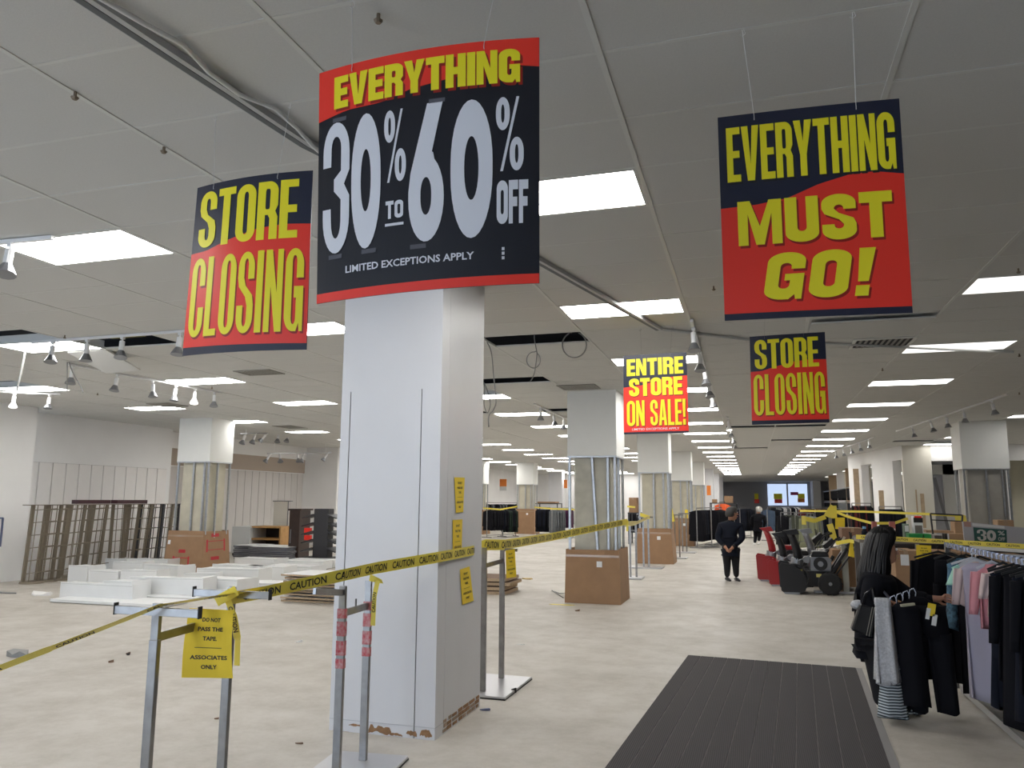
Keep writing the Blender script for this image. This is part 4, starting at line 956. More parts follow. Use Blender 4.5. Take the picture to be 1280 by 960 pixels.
# ------------------------------------------------------------------ floor litter
def scrap(lab, u, v, w_, d_, h, mat, rot=0, name='floor_scrap'):
    p = F(u, v); t = MB(); rnd = random.Random(int(u*7+v)); n = 7
    pl = [(math.cos(2*math.pi*i/n)*w_/2*rnd.uniform(.6, 1.1), math.sin(2*math.pi*i/n)*d_/2*rnd.uniform(.6, 1.1)) for i in range(n)]
    c, s_ = math.cos(rot), math.sin(rot)
    t.prism(pl, lambda x, y, k: Vector((p.x+c*x-s_*y, p.y+s_*x+c*y, .002+k*(1+.5*math.sin(x*40)))), h)
    return tag(t.build(name, mat), lab, 'litter', 'litter on the floor')
lit_m = M('litter_brown', (.20, .13, .09), .9); litw_m = M('litter_white', (.75, .74, .72), .7)
for a in [('crumpled grey scrap on the floor at the left edge above the tape', 23, 821, .30, .18, .05, cable_m), ('white paper scrap on the floor behind the nearest rack', 374, 803, .10, .07, .02, litw_m), ('small brown chip on the floor left of the big white column', 374, 930, .07, .02, .008, lit_m),
          ('pale triangular scrap near the heap of white shelves', 52, 744, .55, .25, .05, litw_m), ('dark flat strip on the floor at the left edge', 8, 742, .6, .08, .03, chromed_m), ('brown speck on the floor between heap and nearest rack', 160, 818, .07, .05, .02, lit_m), ('brown speck on the floor left of the nearest rack', 139, 828, .09, .06, .02, lit_m), ('dark chip on the floor in front of the second column', 722, 764, .10, .08, .02, lit_m),
          ('yellow tape scrap on the floor in front of the second column', 700, 756, .5, .16, .006, tape_m), ('coil of brown string on the floor left of the second column', 660, 724, .32, .2, .02, M('string', (.45, .33, .14), .9)), ('tiny chip beside the coil of string', 640, 738, .12, .08, .02, lit_m), ('dark smudge chip in the middle aisle', 650, 806, .12, .04, .006, greyp_m),
          ('small blue scrap beside the base of the big white column', 606, 888, .10, .04, .012, M('litter_blue', (.12, .14, .25), .6)), ('small dark chip beside the rack base behind the column', 640, 866, .10, .05, .03, ink_m), ('grey chip in the left foreground', 271, 899, .05, .03, .01, lit_m), ('dark speck on the floor below the yellow notice', 160, 819, .05, .04, .02, ink_m)]:
    scrap(*a)
tag(MB().tube([F(690, 738, .01), F(700, 742, .05), F(712, 741, .02)], .01, 6).tube([F(690, 738, .02), F(704, 747, .012)], .01, 6).build('wire_scrap', cable_m), 'bent wire scrap beside the second column carton', 'litter')
# pieces of conduit behind
# ------------------------------------------------------------------ stacks of boards
def stack(lab, u0, u1, vb, n, th, depth, mat, edge, jitter=.05, gapz=.0, seed=0, twist=.0, bh=0, name='board_stack', item='board'):
    rnd = random.Random(seed); a = F(u0, vb); b = F(u1, vb); y0 = min(a.y, b.y); t = thing(name, lab, 'boards', ((a.x+b.x)/2, y0, 0))
    z = .002+bh; x0, x1 = a.x, Y(u1, vb, y0).x
    for i in range(n):
        dx, dy, r = rnd.uniform(-jitter, jitter), rnd.uniform(-jitter, jitter), rnd.uniform(-twist, twist)
        R = Matrix.Rotation(r, 3, 'Z'); m = MB(); m.cur = 1
        m.box(x0+dx, x1+dx, y0+dy, y0+depth+dy, z, z+th, R)
        m.mi = [1, 0, 1, 1, 1, 1]
        m.build(item, [mat, edge], t); z += th+gapz
    return t
stack('stack of white boards with raw chipboard edges left of the big white column', 352, 432, 752, 9, .030, .9, whitep_m, chip_m, .06, .025, 1, .06)
stack('low stack of white faced shelves with dark edges, left of the pair', 291, 318, 699, 7, .045, 1.0, greyp_m, M('dark_edge', (.14, .14, .16), .6), .02, .015, 2)
stack('stack of white faced shelves with dark edges, right of the pair', 310, 358, 701, 7, .045, 1.1, greyp_m, MATS['dark_edge'], .03, .015, 3)
stack('small stack of brown boards just right of the big white column', 590, 633, 742, 4, .06, .9, M('brown_board', (.16, .09, .05), .8, noise=.3), chip_m, .05, .02, 4, .05)
# heap of white shelf boxes
heap = [(62, 200, 753, .05, .7, 0, 0), (74, 165, 749, .30, .35, 0, .0), (127, 162, 750, .34, .5, .05, .0), (160, 240, 748, .05, .6, .1, 0), (163, 246, 745, .36, .5, .15, 0),
        (84, 108, 728, .36, .5, 0, 0), (109, 150, 731, .30, .5, -.1, 0), (150, 190, 733, .34, .5, .15, 0), (140, 172, 722, .36, .5, .2, 0), (176, 226, 726, .36, .5, -.15, 0),
        (170, 206, 716, .34, .5, .1, 0), (130, 160, 716, .34, .6, -.1, 0), (236, 300, 742, .30, .6, -.1, 0), (246, 318, 730, .34, .6, .12, 0), (296, 350, 738, .16, .6, .2, 0),
        (262, 330, 722, .30, .5, -.15, 0), (228, 262, 736, .32, .4, .35, 0), (300, 352, 724, .30, .6, .08, 0), (330, 392, 718, .22, .6, -.1, 0), (340, 400, 711, .22, .6, .1, 0), (292, 344, 712, .30, .6, -.05, 0), (360, 415, 708, .20, .6, .05, 0)]
side = ['at its front left', 'at its front middle', 'at its front right', 'in its second row left', 'in its second row middle', 'in its second row right']
names_ = ['long flat board at the near left end of the white heap', 'low wide box at the near left of the white heap', 'upright box end facing the tape at the near left of the heap', 'flat board under the box in front of the red-printed carton', 'wide box in the middle front of the white heap', 'box at the far left of the heap beside the brown racks', 'second box from the left along the back of the heap', 'box behind the middle front of the white heap', 'box tilted against the back of the heap below the racks', 'wide box left of the red-printed carton', 'box near the back left of the red-printed carton', 'box behind the far left end of the heap', 'box directly below the red-printed carton', 'box right of centre below the red-printed carton', 'shallow box near the chipboard-edged stack', 'box touching the red-printed carton on the right', 'narrow turned box in front of the red-printed carton', 'box between red-printed carton and chipboard-edged stack', 'shallow box behind the chipboard-edged stack', 'thin box in front of the dark edged shelves', 'box in front of the left dark edged shelf stack', 'flat white box at the foot of the black shelving']
for (u0, u1, vb, h, d, r, _), nm in zip(heap, names_):
    a = F(u0, vb); b = Y(u1, vb, a.y); t = thing('shelf_box', 'white shelf unit, '+nm, 'shelf unit', ((a.x+b.x)/2, a.y+d/2, 0), 'white shelf units in the heap')
    L_ = b.x-a.x; cx, cy = (a.x+b.x)/2, a.y+d/2; R = Matrix.Rotation(r, 3, 'Z')@Matrix.Rotation(random.uniform(-.02, .05), 3, 'X'); c0 = (cx, cy, .0)
    if h < .08: MB().box(cx-L_/2, cx+L_/2, cy-d/2, cy+d/2, .01, h+.01, Matrix.Rotation(r, 3, 'Z'), c0).build('panel', whitep_m, t, bevel=.004); continue
    for nme, bx in (('front_panel', (-L_/2, L_/2, -d/2, -d/2+.02, .012, h)), ('back_panel', (-L_/2, L_/2, d/2-.02, d/2, .012, h*.9)), ('side_panel', (-L_/2, -L_/2+.02, -d/2+.02, d/2-.02, .012, h*.95)), ('side_panel', (L_/2-.02, L_/2, -d/2+.02, d/2-.02, .012, h)), ('shelf', (-L_/2+.02, L_/2-.02, -d/2+.02, d/2-.02, h*.86, h*.86+.02))):
        MB().box(cx+bx[0], cx+bx[1], cy+bx[2], cy+bx[3], bx[4], bx[5], Matrix.Rotation(r, 3, 'Z'), c0).build(nme, whitep_m, t)
    MB().box(cx-L_/2+.02, cx+L_/2-.02, cy-d/2-.001, cy-d/2, h-.03, h-.02, Matrix.Rotation(r, 3, 'Z'), c0).build('edge_band', greyp_m, t)
# ------------------------------------------------------------------ cabinets beyond the heap
def open_cab(lab, x0, x1, y, d, h, zb, mat, shelves, name='open_cabinet', back=None):
    t = thing(name, lab, 'cabinet', ((x0+x1)/2, y, 0)); w_ = .05
    MB().box(x0, x0+w_, y, y+d, zb, h).build('side_panel', mat, t); MB().box(x1-w_, x1, y, y+d, zb, h).build('side_panel', mat, t)
    MB().box(x0+w_, x1-w_, y, y+d, h-w_, h).build('top', mat, t); MB().box(x0+w_, x1-w_, y+d-.02, y+d, zb, h-w_).build('back', back or dwood_m, t)
    for z in shelves: MB().box(x0+w_, x1-w_, y+.01, y+d-.02, z, z+w_).build('shelf', mat, t)
    return t
yC = 21.5
a = Y(313, 660, yC); b = Y(351, 660, yC); o = open_cab('open honey-coloured wooden cabinet beyond the shelf stacks', a.x, b.x, yC, .8, Y(330, 658, yC).z, 0, wood_m, [Y(330, 675, yC).z, .1])
a = Y(290, 660, yC-.1); b = Y(312.5, 660, yC-.1); t = thing('white_cabinet', 'plain white cabinet left of the honey-coloured wooden cabinet', 'cabinet', (a.x, yC, 0))
MB().box(a.x, b.x, yC-.1, yC+.8, .08, Y(300, 658, yC).z).build('body', greyp_m, t, bevel=.01); MB().box(a.x+.03, b.x-.03, yC-.06, yC+.7, 0, .08).build('plinth', dwood_m, t)
a = Y(341, 660, 22.6); b = Y(358, 660, 22.6); t = thing('tall_panel_unit', 'tall pale panel on a thin frame behind the wooden cabinet', 'display unit', (a.x, 22.6, 0)); zt_ = Y(350, 627, 22.6).z
MB().box(a.x, b.x, 22.6, 22.65, .25, zt_).build('panel', M('pale_beige', (.60, .58, .52), .6), t); MB().box(a.x-.04, b.x+.12, 22.58, 22.72, zt_, zt_+.03).build('top_rail', chromed_m, t)
MB().bar((b.x+.03, 22.6, .0), (b.x+.03, 22.6, zt_), .03).build('post', chromed_m, t)
a = Y(361, 660, 20.3); b = Y(374, 660, 20.3); t = thing('tall_cabinet', 'tall narrow dark brown cabinet between stacks and black shelving', 'cabinet', (a.x, 20.3, 0)); zt_ = Y(367, 636, 20.3).z
MB().box(a.x, b.x, 20.3, 20.9, 0, zt_-.05).build('body', dwood_m, t, bevel=.01); MB().box(a.x-.03, b.x+.06, 20.27, 20.93, zt_-.05, zt_).build('top', dwood_m, t)
MB().box(a.x+.05, a.x+.09, 20.28, 20.3, .5, .9).build('handle', chromed_m, t)
a = Y(392, 660, 19.6); b = Y(410, 660, 19.6); t = thing('shelf_gondola', 'black shelving unit with slanted shelves left of the big white column', 'shelf', (a.x, 19.6, 0)); zt_ = Y(400, 636, 19.6).z
MB().box(a.x, b.x, 19.6, 19.9, 0, zt_).build('spine', darkrack_m, t); l = Y(379, 660, 19.6).x; r_ = Y(422, 660, 19.6).x
MB().box(l, r_, 19.4, 20.1, 0, .18).build('base', darkrack_m, t)
for k in range(5):
    z = .32+k*.23
    if z < zt_-.05:
        for (p, q) in ((a.x, l), (b.x, r_)): MB().hexa([(p,19.5,z+.09),(q,19.5,z),(q,20.05,z),(p,20.05,z+.09),(p,19.5,z+.13),(q,19.5,z+.03),(q,20.05,z+.03),(p,20.05,z+.13)]).build('shelf', darkrack_m, t)
for k, (u, v) in enumerate([(385, 663), (385, 672)]):
    p = Y(u, v, 20.2); tag(MB().box(p.x-.1, p.x+.1, 20.15, 20.25, p.z-.07, p.z+.07).build('red_tag', red_m), ['upper', 'lower'][k]+' small red tag left of the black shelving unit', 'tag')
# ------------------------------------------------------------------ brown wire display racks along the left wall
rnd = random.Random(5)
racks = [(50, .5, 2), (66, .4, 2), (84, .5, 1), (96, .4, 2), (112, .5, 1), (124, .4, 2), (150, .5, 2), (162, .5, 1), (180, .5, 2), (190, .5, 3), (208, .4, 2), (230, .4, 2)]
nm = 'leftmost,second from the left,third from the left,fourth from the left,fifth from the left,sixth from the left,seventh from the left,eighth from the left,ninth from the left,tenth from the left,eleventh from the left,rightmost'.split(',')
for i, (u, w_, nv) in enumerate(racks):
    xx = -14.75-.04*i if i > 2 else -14.55; y = X(u, 620, xx).y; h = 1.62
    t = thing('display_rack', 'bronze wire display rack standing by the left wall, %s of its row' % nm[i], 'display rack', (xx, y, 0), 'bronze wire racks by the left wall')
    lean = rnd.uniform(-.005, .03); wid = .42*w_
    mb_ = [M('bronze_channel', (.20, .165, .12), .6, .2), darkrack_m][1 if i in (9, 10, 11) and i != 10 else 0]
    MB().tube([(xx, y, .0), (xx, y, .04)], [.24, .23], 20).build('base', mb_, t)
    for j in range(nv):
        o_ = (j-(nv-1)/2)*.26
        MB().bar((xx+o_*.5-lean*2, y+o_, .04), (xx+o_*.5+lean*2, y+o_+.02, h), .04, .075).build('upright', mb_, t)
    for j in range(3):
        o_ = (j-1)*wid/1.3
        MB().tube([(xx+.12-lean*2, y+o_, .04), (xx+.12+lean*2, y+o_, h)], .010, 5).build('wire_post', mb_, t)
    for j in range(6):
        z = .22+j*.26; MB().tube([(xx+.16, y-wid-.1, z), (xx+.18, y+wid+.1, z+.03)], .009, 5).build('wire_rung', mb_, t)
    MB().box(xx-.1, xx+.16, y-wid-.1, y+wid+.1, h, h+.015).build('top_wire', mb_, t)
for (u0, u1, lab) in [(93, 134, 'dark red-brown bar lying across the tops of the wire racks, left one'), (142, 180, 'dark red-brown bar lying across the tops of the wire racks, right one')]:
    a = X(u0, 637, -14.85); b = X(u1, 633, -14.95); tag(MB().bar((a.x, a.y, 1.69), (b.x, b.y, 1.69), .18, .09).build('loose_bar', M('dark_red_bar', (.06, .02, .025), .5)), lab, 'bar')
# far left: thin leaning frame against the pilaster
a = X(-2, 645, -15.25); b = X(4, 645, -15.25)
tag(MB().bar((-15.25, a.y, .75), (-15.25, a.y, 1.35), .02).bar((-15.25, b.y, .75), (-15.25, b.y, 1.35), .03).bar((-15.25, a.y, 1.35), (-15.25, b.y, 1.35), .03).build('wall_frame', M('blue_grey_frame', (.12, .15, .25), .5)), 'thin dark frame fixed to the wall at the left edge', 'frame')

# ------------------------------------------------------------------ clothes
def cloth(kind, W=.42, L=.7, T=.05, seed=0, nlev=10, n=20, fold=.018, sleeve=.55, flare=1.15):
    """hanging garment, hook at origin, spread along local x"""
    rnd = random.Random(seed); ph = [rnd.uniform(0, 6.28) for _ in range(4)]; mb = MB()
    def ring(cx, z, wx, ty, k):
        out = []
        for i in range(n):
            a = 2*math.pi*i/n; c, s_ = math.cos(a), math.sin(a)
            f = fold*k*(math.sin(a*3+ph[0])+.7*math.sin(a*5+ph[1]+z*2))
            out.append(Vector((cx+(abs(c)**.8)*(1 if c > 0 else -1)*(wx/2)+f*.6*c, (abs(s_)**.8)*(1 if s_ > 0 else -1)*ty/2+f, z+.012*k*math.sin(a*2+ph[2]))))
        return out
    if kind == 'top':
        R = [ring(0, -.055, .10, T*.6, 0), ring(0, -.075, W*.45, T*.8, .1), ring(0, -.115, W*.95, T, .3)]
        for j in range(1, nlev): k = j/(nlev-1); R.append(ring(0, -.115-(L-.115)*k, W*(.86+(flare-.86)*k), T*(1+.5*k), .4+.9*k))
        mb.loft(R)
        if sleeve:
            for sg_ in (-1, 1):
                R = []
                for j in range(6): k = j/5; R.append([Vector((sg_*(W*.46+.05*k)+v.x*.28, v.y*.9, -.12-sleeve*k)) for v in ring(0, 0, .34-.1*k, T*1.2, .4)])
                mb.loft(R)
    elif kind == 'trousers':
        R = [ring(0, -.10, W*.9, T, .1), ring(0, -.16, W*.95, T, .2), ring(0, -.34, W*1.05, T*1.2, .4)]; mb.loft(R)
        for sg_ in (-1, 1):
            R = []
            for j in range(8): k = j/7; R.append([Vector((v.x+sg_*(W*.26+.03*k), v.y, v.z)) for v in ring(0, -.32-(L-.32)*k, W*(.52-.08*k)*flare, T*(1.2-.2*k), .5+.3*k)])
            mb.loft(R)
    else:
        R = [ring(0, -.06, .12, T*.6, 0), ring(0, -.11, W*.9, T, .2)]
        for j in range(nlev+2): k = j/(nlev+1); R.append(ring(0, -.13-(L-.13)*k, W*(.85+(flare-.85)*k), T*(1+.8*k), .5+k))
        mb.loft(R)
    return mb
def hanger_mb(W=.40):
    mb = MB(); mb.tube([(0, -.0, -.03), (.0, 0, .005), (.012, 0, .02), (.0, 0, .032), (-.015, 0, .02)], .003, 5)
    mb.bar((0, 0, -.03), (W/2, 0, -.09), .012, .018); mb.bar((0, 0, -.03), (-W/2, 0, -.09), .012, .018); return mb
def place_local(mb, loc, rz=0, rx=0):
    R = Matrix.Rotation(rz, 3, 'Z')@Matrix.Rotation(rx, 3, 'X'); loc = Vector(loc); mb.v = [tuple(R@Vector(v)+loc) for v in mb.v]; return mb
def garment(lab, loc, mats, kind='top', rz=0, price=False, white_hanger=False, name=None, group=None, cat='clothing', **kw):
    t = thing(name or {'top': 'blouse', 'trousers': 'trousers', 'dress': 'dress'}[kind], lab, cat, loc, group)
    place_local(cloth(kind, **kw), loc, rz).build('cloth', mats, t, smooth=True)
    place_local(hanger_mb(kw.get('W', .42)*.95), loc, rz).build('hanger', M('clear_hanger', (.55, .57, .62), .15) if white_hanger else ink_m, t)
    if price:
        p = Vector(loc); dx, dz = price; b = MB().box(p.x+dx-.035, p.x+dx+.035, p.y-.075, p.y-.073, p.z+dz-.11, p.z+dz, Matrix.Rotation(.12, 3, 'Y'))
        b.build('price_tag', M('tag_paper', (.75, .73, .76), .6), t)
    return t
# near right rack
RX, RZ = 1.83, 1.385
t = thing('garment_rail', 'chrome clothes rail loaded with garments at the right edge', 'clothes rack', (RX, 7.4, 0))
MB().bar((RX, 5.6, RZ), (RX, 8.75, RZ), .022, .034).build('rail', chrome_m, t)
rt = MB(); 
for i in range(26): y = 5.7+i*.12; rt.tube([(RX-.0, y, RZ-.022), (RX, y+.004, RZ+.024)], .022, 8)
o = rt.build('size_clips', M('clip_clear', (.42, .45, .58), .2, .2, noise=.6, nscale=30), t); o['kind'] = 'stuff'
MB().bar((RX, 8.7, .04), (RX, 8.7, RZ), .035, .035).build('post', chrome_m, t); MB().bar((RX, 5.7, .04), (RX, 5.7, RZ), .035, .035).build('post', chrome_m, t)
for x in (1.86, 2.40): MB().bar((x, 5.6, .05), (x, 8.65, .05), .03, .06).build('base_rail', M('base_alu', (.50, .50, .50), .3, .8), t)
for y in (5.62, 7.72, 8.63): MB().bar((1.86, y, .05), (2.40, y, .05), .03, .055).build('base_crossbar', MATS['base_alu'], t)
MB().box(1.90, 2.37, 7.72, 8.63, .02, .035).build('base_shelf', M('base_shelf', (.32, .31, .30), .5), t)
G = [('black jacket at the far end of the near rail, next to the woman\'s reaching hand', 8.60, -.10, cloth_k, 'top', dict(W=.46, L=.62, sleeve=.5)),
     ('black trousers hanging at the far end of the near rail', 8.42, -.03, cloth_k, 'trousers', dict(W=.30, L=1.14)),
     ('black trousers with a wider leg, second pair on the near rail', 8.20, .05, cloth_k, 'trousers', dict(W=.34, L=1.16)),
     ('blue printed top between black trousers on the near rail', 8.06, -.02, cloth_b, 'top', dict(W=.26, L=.68, sleeve=0)),
     ('black trousers right of the blue printed top', 7.96, .10, cloth_k, 'trousers', dict(W=.36, L=1.2)),
     ('mint green top peeking out before the pale dress', 7.78, -.0, cloth_mint, 'top', dict(W=.36, L=.26, sleeve=0)),
     ('blush long-sleeved top behind the pale lilac dress', 7.66, -.03, cloth_blush, 'top', dict(W=.22, L=.42, sleeve=.30)),
     ('long pale lilac dress on the near rail', 7.54, -.03, cloth_lg, 'dress', dict(W=.26, L=1.16, flare=.95)),
     ('pink top hanging right of the pale lilac dress', 7.36, .04, cloth_pk, 'top', dict(W=.24, L=.56, sleeve=.34, flare=1.0)),
     ('blush pink top with sloping shoulder right of the pink top', 7.24, .09, cloth_blush, 'top', dict(W=.24, L=.46, sleeve=.2, flare=1.0))]
for lab, y, dx, m_, kd, kw in G:
    garment(lab, (RX+dx, y, RZ-.03), m_, kd, rz=random.uniform(-.18, .18), seed=int(y*100), white_hanger=('lilac' in lab or 'mint' in lab), **kw)
for i in range(11):
    y = 7.10-i*.125
    garment('black garment in the dark row right of the pink tops, %s from the pink ones' % ORD[i], (RX+.13+.014*i, y, RZ-.03), cloth_k if i % 3 else cloth_n, ['dress', 'top', 'dress'][i % 3], rz=random.uniform(-.15, .15), seed=40+i, price=((-.10, -.36) if i == 4 else (.02, -.40) if i == 6 else False), group='black garments on the near rail', W=.40, L=[1.12, .9, 1.2][i % 3], **({'sleeve': .5} if i % 3 == 1 else {}))
garment('navy blue top at the upper right on the near rail', (RX+.3, 7.17, RZ-.03), M('deep_blue_cloth', (.03, .07, .14), .9), 'top', rz=.1, seed=77, W=.42, L=.30, sleeve=.15, white_hanger=True)

# far racks of clothes
def far_rack(labt, p, q, n, mats, z=1.45, L=.9, labg='', group='', W=.5, seed=0, kind='top', top=None):
    rnd = random.Random(seed); p = Vector(p); q = Vector(q); d = (q-p); rz = math.atan2(d.y, d.x)+math.pi/2
    t = thing('clothes_rack', labt, 'clothes rack', (p+q)/2, 'loaded clothes racks')
    MB().bar(p+up_z(z), q+up_z(z), .03).build('rail', chrome_m, t)
    for a in (p, q):
        MB().bar(a+up_z(.03), a+up_z(z), .035).build('post', chrome_m, t)
        nn = Vector((-d.y, d.x, 0)).normalized()*.3; MB().bar(a-nn+up_z(.03), a+nn+up_z(.03), .04).build('foot', chrome_m, t)
    MB().bar(p+up_z(.12), q+up_z(.12), .03).build('lower_bar', chrome_m, t)
    ms = {}
    for i in range(n):
        m_ = mats[rnd.randrange(len(mats))] if not isinstance(mats[0], tuple) else mats[0]
        k = (i+.5)/n; pos = p.lerp(q, k)+up_z(z-.03)
        if m_.name not in ms:
            ob = cloth(kind, W=W, L=L, T=.07, seed=seed+len(ms), nlev=6, n=12, sleeve=L*.7, fold=.012).build('coat', m_, None, smooth=True); ms[m_.name] = ob
        else: ob = ms[m_.name].copy(); COL.objects.link(ob)
        ob.location = pos; ob.rotation_euler = (0, 0, rz+rnd.uniform(-.2, .2)); tag(ob, labg, 'clothing', group)
    return t
def Pf(u, v): return F(u, v)
def py(u, y): q = Y(u, 620, y); return (q.x, y, 0)
far_rack('clothes rack of dark garments left of the distant carton', py(609, 35.5), py(628, 36.5), 14, [cloth_k, cloth_k, cloth_n], 1.38, 1.0, 'dark coat on the rack left of the distant carton', 'dark coats left of the distant carton', seed=1)
far_rack('clothes rack of black and green garments beside the distant carton', py(629, 37), py(645, 37.5), 10, [M('dark_green_cloth', (.015, .03, .02), .95), cloth_k], 1.38, 1.12, 'dark green or black coat just left of the distant carton', 'green and black coats by the distant carton', seed=2)
far_rack('clothes rack of black garments right of the distant carton', py(671, 38), py(688, 38), 11, [cloth_k, cloth_n], 1.42, 1.15, 'black coat on the rack right of the distant carton', 'black coats right of the distant carton', seed=3)
far_rack('clothes rack of grey garments left of the second column', py(690, 36), py(703, 36.5), 7, [cloth_g], 1.42, 1.1, 'grey coat on the rack left of the second column', 'grey coats left of the second column', seed=4)
far_rack('clothes rack of plum garments behind the second column studs', py(704, 37), py(716, 37), 6, [cloth_p], 1.42, .9, 'plum coat on the rack behind the second column studs', 'plum coats behind the second column', seed=5)
far_rack('upper rear rack of dark clothes far left', py(608, 44), py(646, 45), 20, [cloth_k, cloth_n, cloth_g], 1.62, .8, 'dark garment on the rear rack at the far left', 'dark garments on the rear left rack', seed=6)
far_rack('clothes rack seen between second and third column', py(786, 36), py(795, 36), 6, [cloth_k], 1.3, .9, 'black coat glimpsed between second and third column', 'black coats between second and third column', seed=7)
far_rack('rack packed with black coats left of the man with clasped hands', py(870, 31.0), py(888, 33.5), 20, [cloth_k, cloth_k, cloth_n], 1.52, 1.22, 'black coat on the rack beside the fourth column carton', 'black coats left of the man', W=.55, seed=8)
far_rack('second rack of black coats left of the man with clasped hands', py(888, 31.8), py(901, 34.5), 14, [cloth_k], 1.52, 1.15, 'black coat on the rack just left of the man', 'black coats just left of the man', W=.55, seed=9)
far_rack('rack of navy clothes between the two men', py(924, 40), py(937, 41), 10, [cloth_n, cloth_k], 1.5, 1.1, 'navy coat on the rack between the two men', 'navy coats between the two men', seed=10)
far_rack('rack of mixed blue clothes right of the white-haired person', py(958, 38), py(970, 40), 9, [cloth_n, M('denim_cloth', (.05, .08, .13), .9), cloth_k], 1.5, 1.0, 'blue garment right of the white-haired person', 'blue garments right of the white-haired person', seed=11)
far_rack('rack of olive and black jackets above the snow blowers, left half', py(975, 28.5), py(992, 29), 16, [cloth_o, cloth_k], 1.42, 1.05, 'olive jacket above the red snow blower', 'olive and black jackets, left half', seed=12)
far_rack('rack of olive and black jackets above the snow blowers, right half', py(993, 27.5), py(1012, 28), 16, [cloth_k, cloth_o, cloth_g], 1.42, 1.0, 'dark jacket above the black snow blower', 'olive and black jackets, right half', seed=13)
far_rack('rack of pale green and grey garments beside the olive jackets', py(1008, 26), py(1016, 26.5), 6, [M('sage_cloth', (.20, .21, .13), .9), cloth_g], 1.42, 1.0, 'pale olive jacket at the right end of the olive rack', 'pale olive jackets', seed=14)
far_rack('distant rack of dark clothes in the middle of the store', py(962, 52), py(1000, 53), 26, [cloth_k, cloth_n, cloth_g, cloth_w], 1.5, .9, 'garment on the long distant middle rack', 'garments on the distant middle rack', seed=15)
far_rack('distant rack of dark clothes on the right of the aisle', py(1000, 44), py(1045, 45), 30, [cloth_k, cloth_n, cloth_r, cloth_g], 1.5, .9, 'garment on the long distant right rack', 'garments on the distant right rack', seed=16)
far_rack('rack of dark red clothes under the partition openings', py(1064, 29), py(1088, 29), 16, [cloth_r, cloth_r, cloth_k], 1.75, 1.1, 'dark red garment below the far partition pier', 'dark red garments by the partition', seed=17)
far_rack('rack of dark clothes right of the dark red ones', py(1098, 28.2), py(1126, 28.2), 14, [cloth_k, cloth_n], 1.65, 1.1, 'dark garment right of the dark red ones', 'dark garments by the partition', seed=18)
far_rack('mid-distance rack of dark clothes right of the olive jackets', py(1018, 30), py(1050, 30.5), 18, [cloth_k, cloth_n], 1.55, 1.1, 'dark garment on the mid-distance rack right of the olive jackets', 'dark garments right of the olive jackets', seed=19)
# ------------------------------------------------------------------ boxes, counters and goods on the right
def carton(lab, u0, u1, vt, y, d=.5, vb=None, mat=None, z0=None, flap=True, label_at=None, name='carton', cat='carton', tape=True):
    a = Y(u0, vt, y); b = Y(u1, vt, y); z1 = a.z; zb = (Y(u0, vb, y).z if vb else .002) if z0 is None else z0; zb = max(zb, .002)
    t = thing(name, lab, cat, ((a.x+b.x)/2, y+d/2, zb)); m_ = mat or card_m
    MB().box(a.x, b.x, y, y+d, zb, z1).build('body', m_, t, bevel=.006)
    if tape: MB().box((a.x+b.x)/2-.03, (a.x+b.x)/2+.03, y-.002, y+d, z1-.08, z1+.002).build('packing_tape', tapeclear_m, t)
    if label_at:
        l = Y(label_at[0], label_at[1], y-.004); w_ = label_at[2]
        MB().box(l.x-w_/2, l.x+w_/2, y-.005, y-.0005, l.z-w_*.7, l.z+w_*.7).build('label', white_m, t)
    return t
carton('tall brown carton with a white label behind the black-haired woman', 1118, 1146, 688, 13.8, .8, None, label_at=(1131, 700, .12))
carton('brown carton under the yellow notice, right of the labelled one', 1147, 1170, 690, 13.8, .8, None, card2_m)
carton('brown carton behind the end of the clothes rail', 1171, 1215, 690, 14.1, .9, None)
carton('brown carton at the right edge behind the hanging clothes', 1216, 1290, 694, 14.2, .9, None, card2_m)
carton('large brown carton left of the woman behind the snow blower', 1040, 1075, 687, 17.5, .9, 733)
carton('flat brown carton on top of the large one left of the woman', 1052, 1079, 660, 18.2, .7, 681, M('card_dark', (.24, .14, .09), .85))
# counter carrying goods, with yellow edge
yK = 15.0; a = Y(1074, 673, yK); b = Y(1300, 683, yK); zt_ = Y(1180, 676, yK).z
t = thing('display_counter', 'long low counter with goods standing behind the cartons on the right', 'counter', ((a.x+b.x)/2, yK+.3, 0))
MB().box(a.x, b.x, yK, yK+.8, zt_-.06, zt_-.0).build('counter_top', M('counter_grey', (.22, .20, .18), .6), t)
for k in (0, .33, .66, 1): x = a.x+.05+(b.x-a.x-.1)*k; MB().box(x-.03, x+.03, yK+.05, yK+.11, 0, zt_-.06).build('leg', stud_m, t)
MB().box(a.x, b.x, yK+.7, yK+.78, 0, zt_-.06).build('back_panel', M('counter_back', (.10, .09, .09), .7), t)
def on_counter(lab, u0, u1, vt, y, d, mat, cat, name, dec=None):
    a = Y(u0, vt, y); b = Y(u1, vt, y); t = thing(name, lab, cat, ((a.x+b.x)/2, y+d/2, zt_))
    MB().box(a.x, b.x, y, y+d, zt_+.002, a.z).build('body', mat, t, bevel=.004)
    if dec:
        for (s0, s1, q0, q1, m_) in dec:
            x0 = a.x+(b.x-a.x)*s0; x1 = a.x+(b.x-a.x)*s1; z0 = zt_+(a.z-zt_)*q0; z1 = zt_+(a.z-zt_)*q1
            MB().box(x0, x1, y-.004, y-.0005, z0, z1).build('printed_panel', m_, t)
    return t
on_counter('flat bright green box on the counter, left one', 1136, 1153, 667, 15.05, .25, green_m, 'box', 'goods_box')
on_counter('bright green box on the counter, right one', 1155, 1164, 667.5, 15.05, .25, green_m, 'box', 'goods_box')
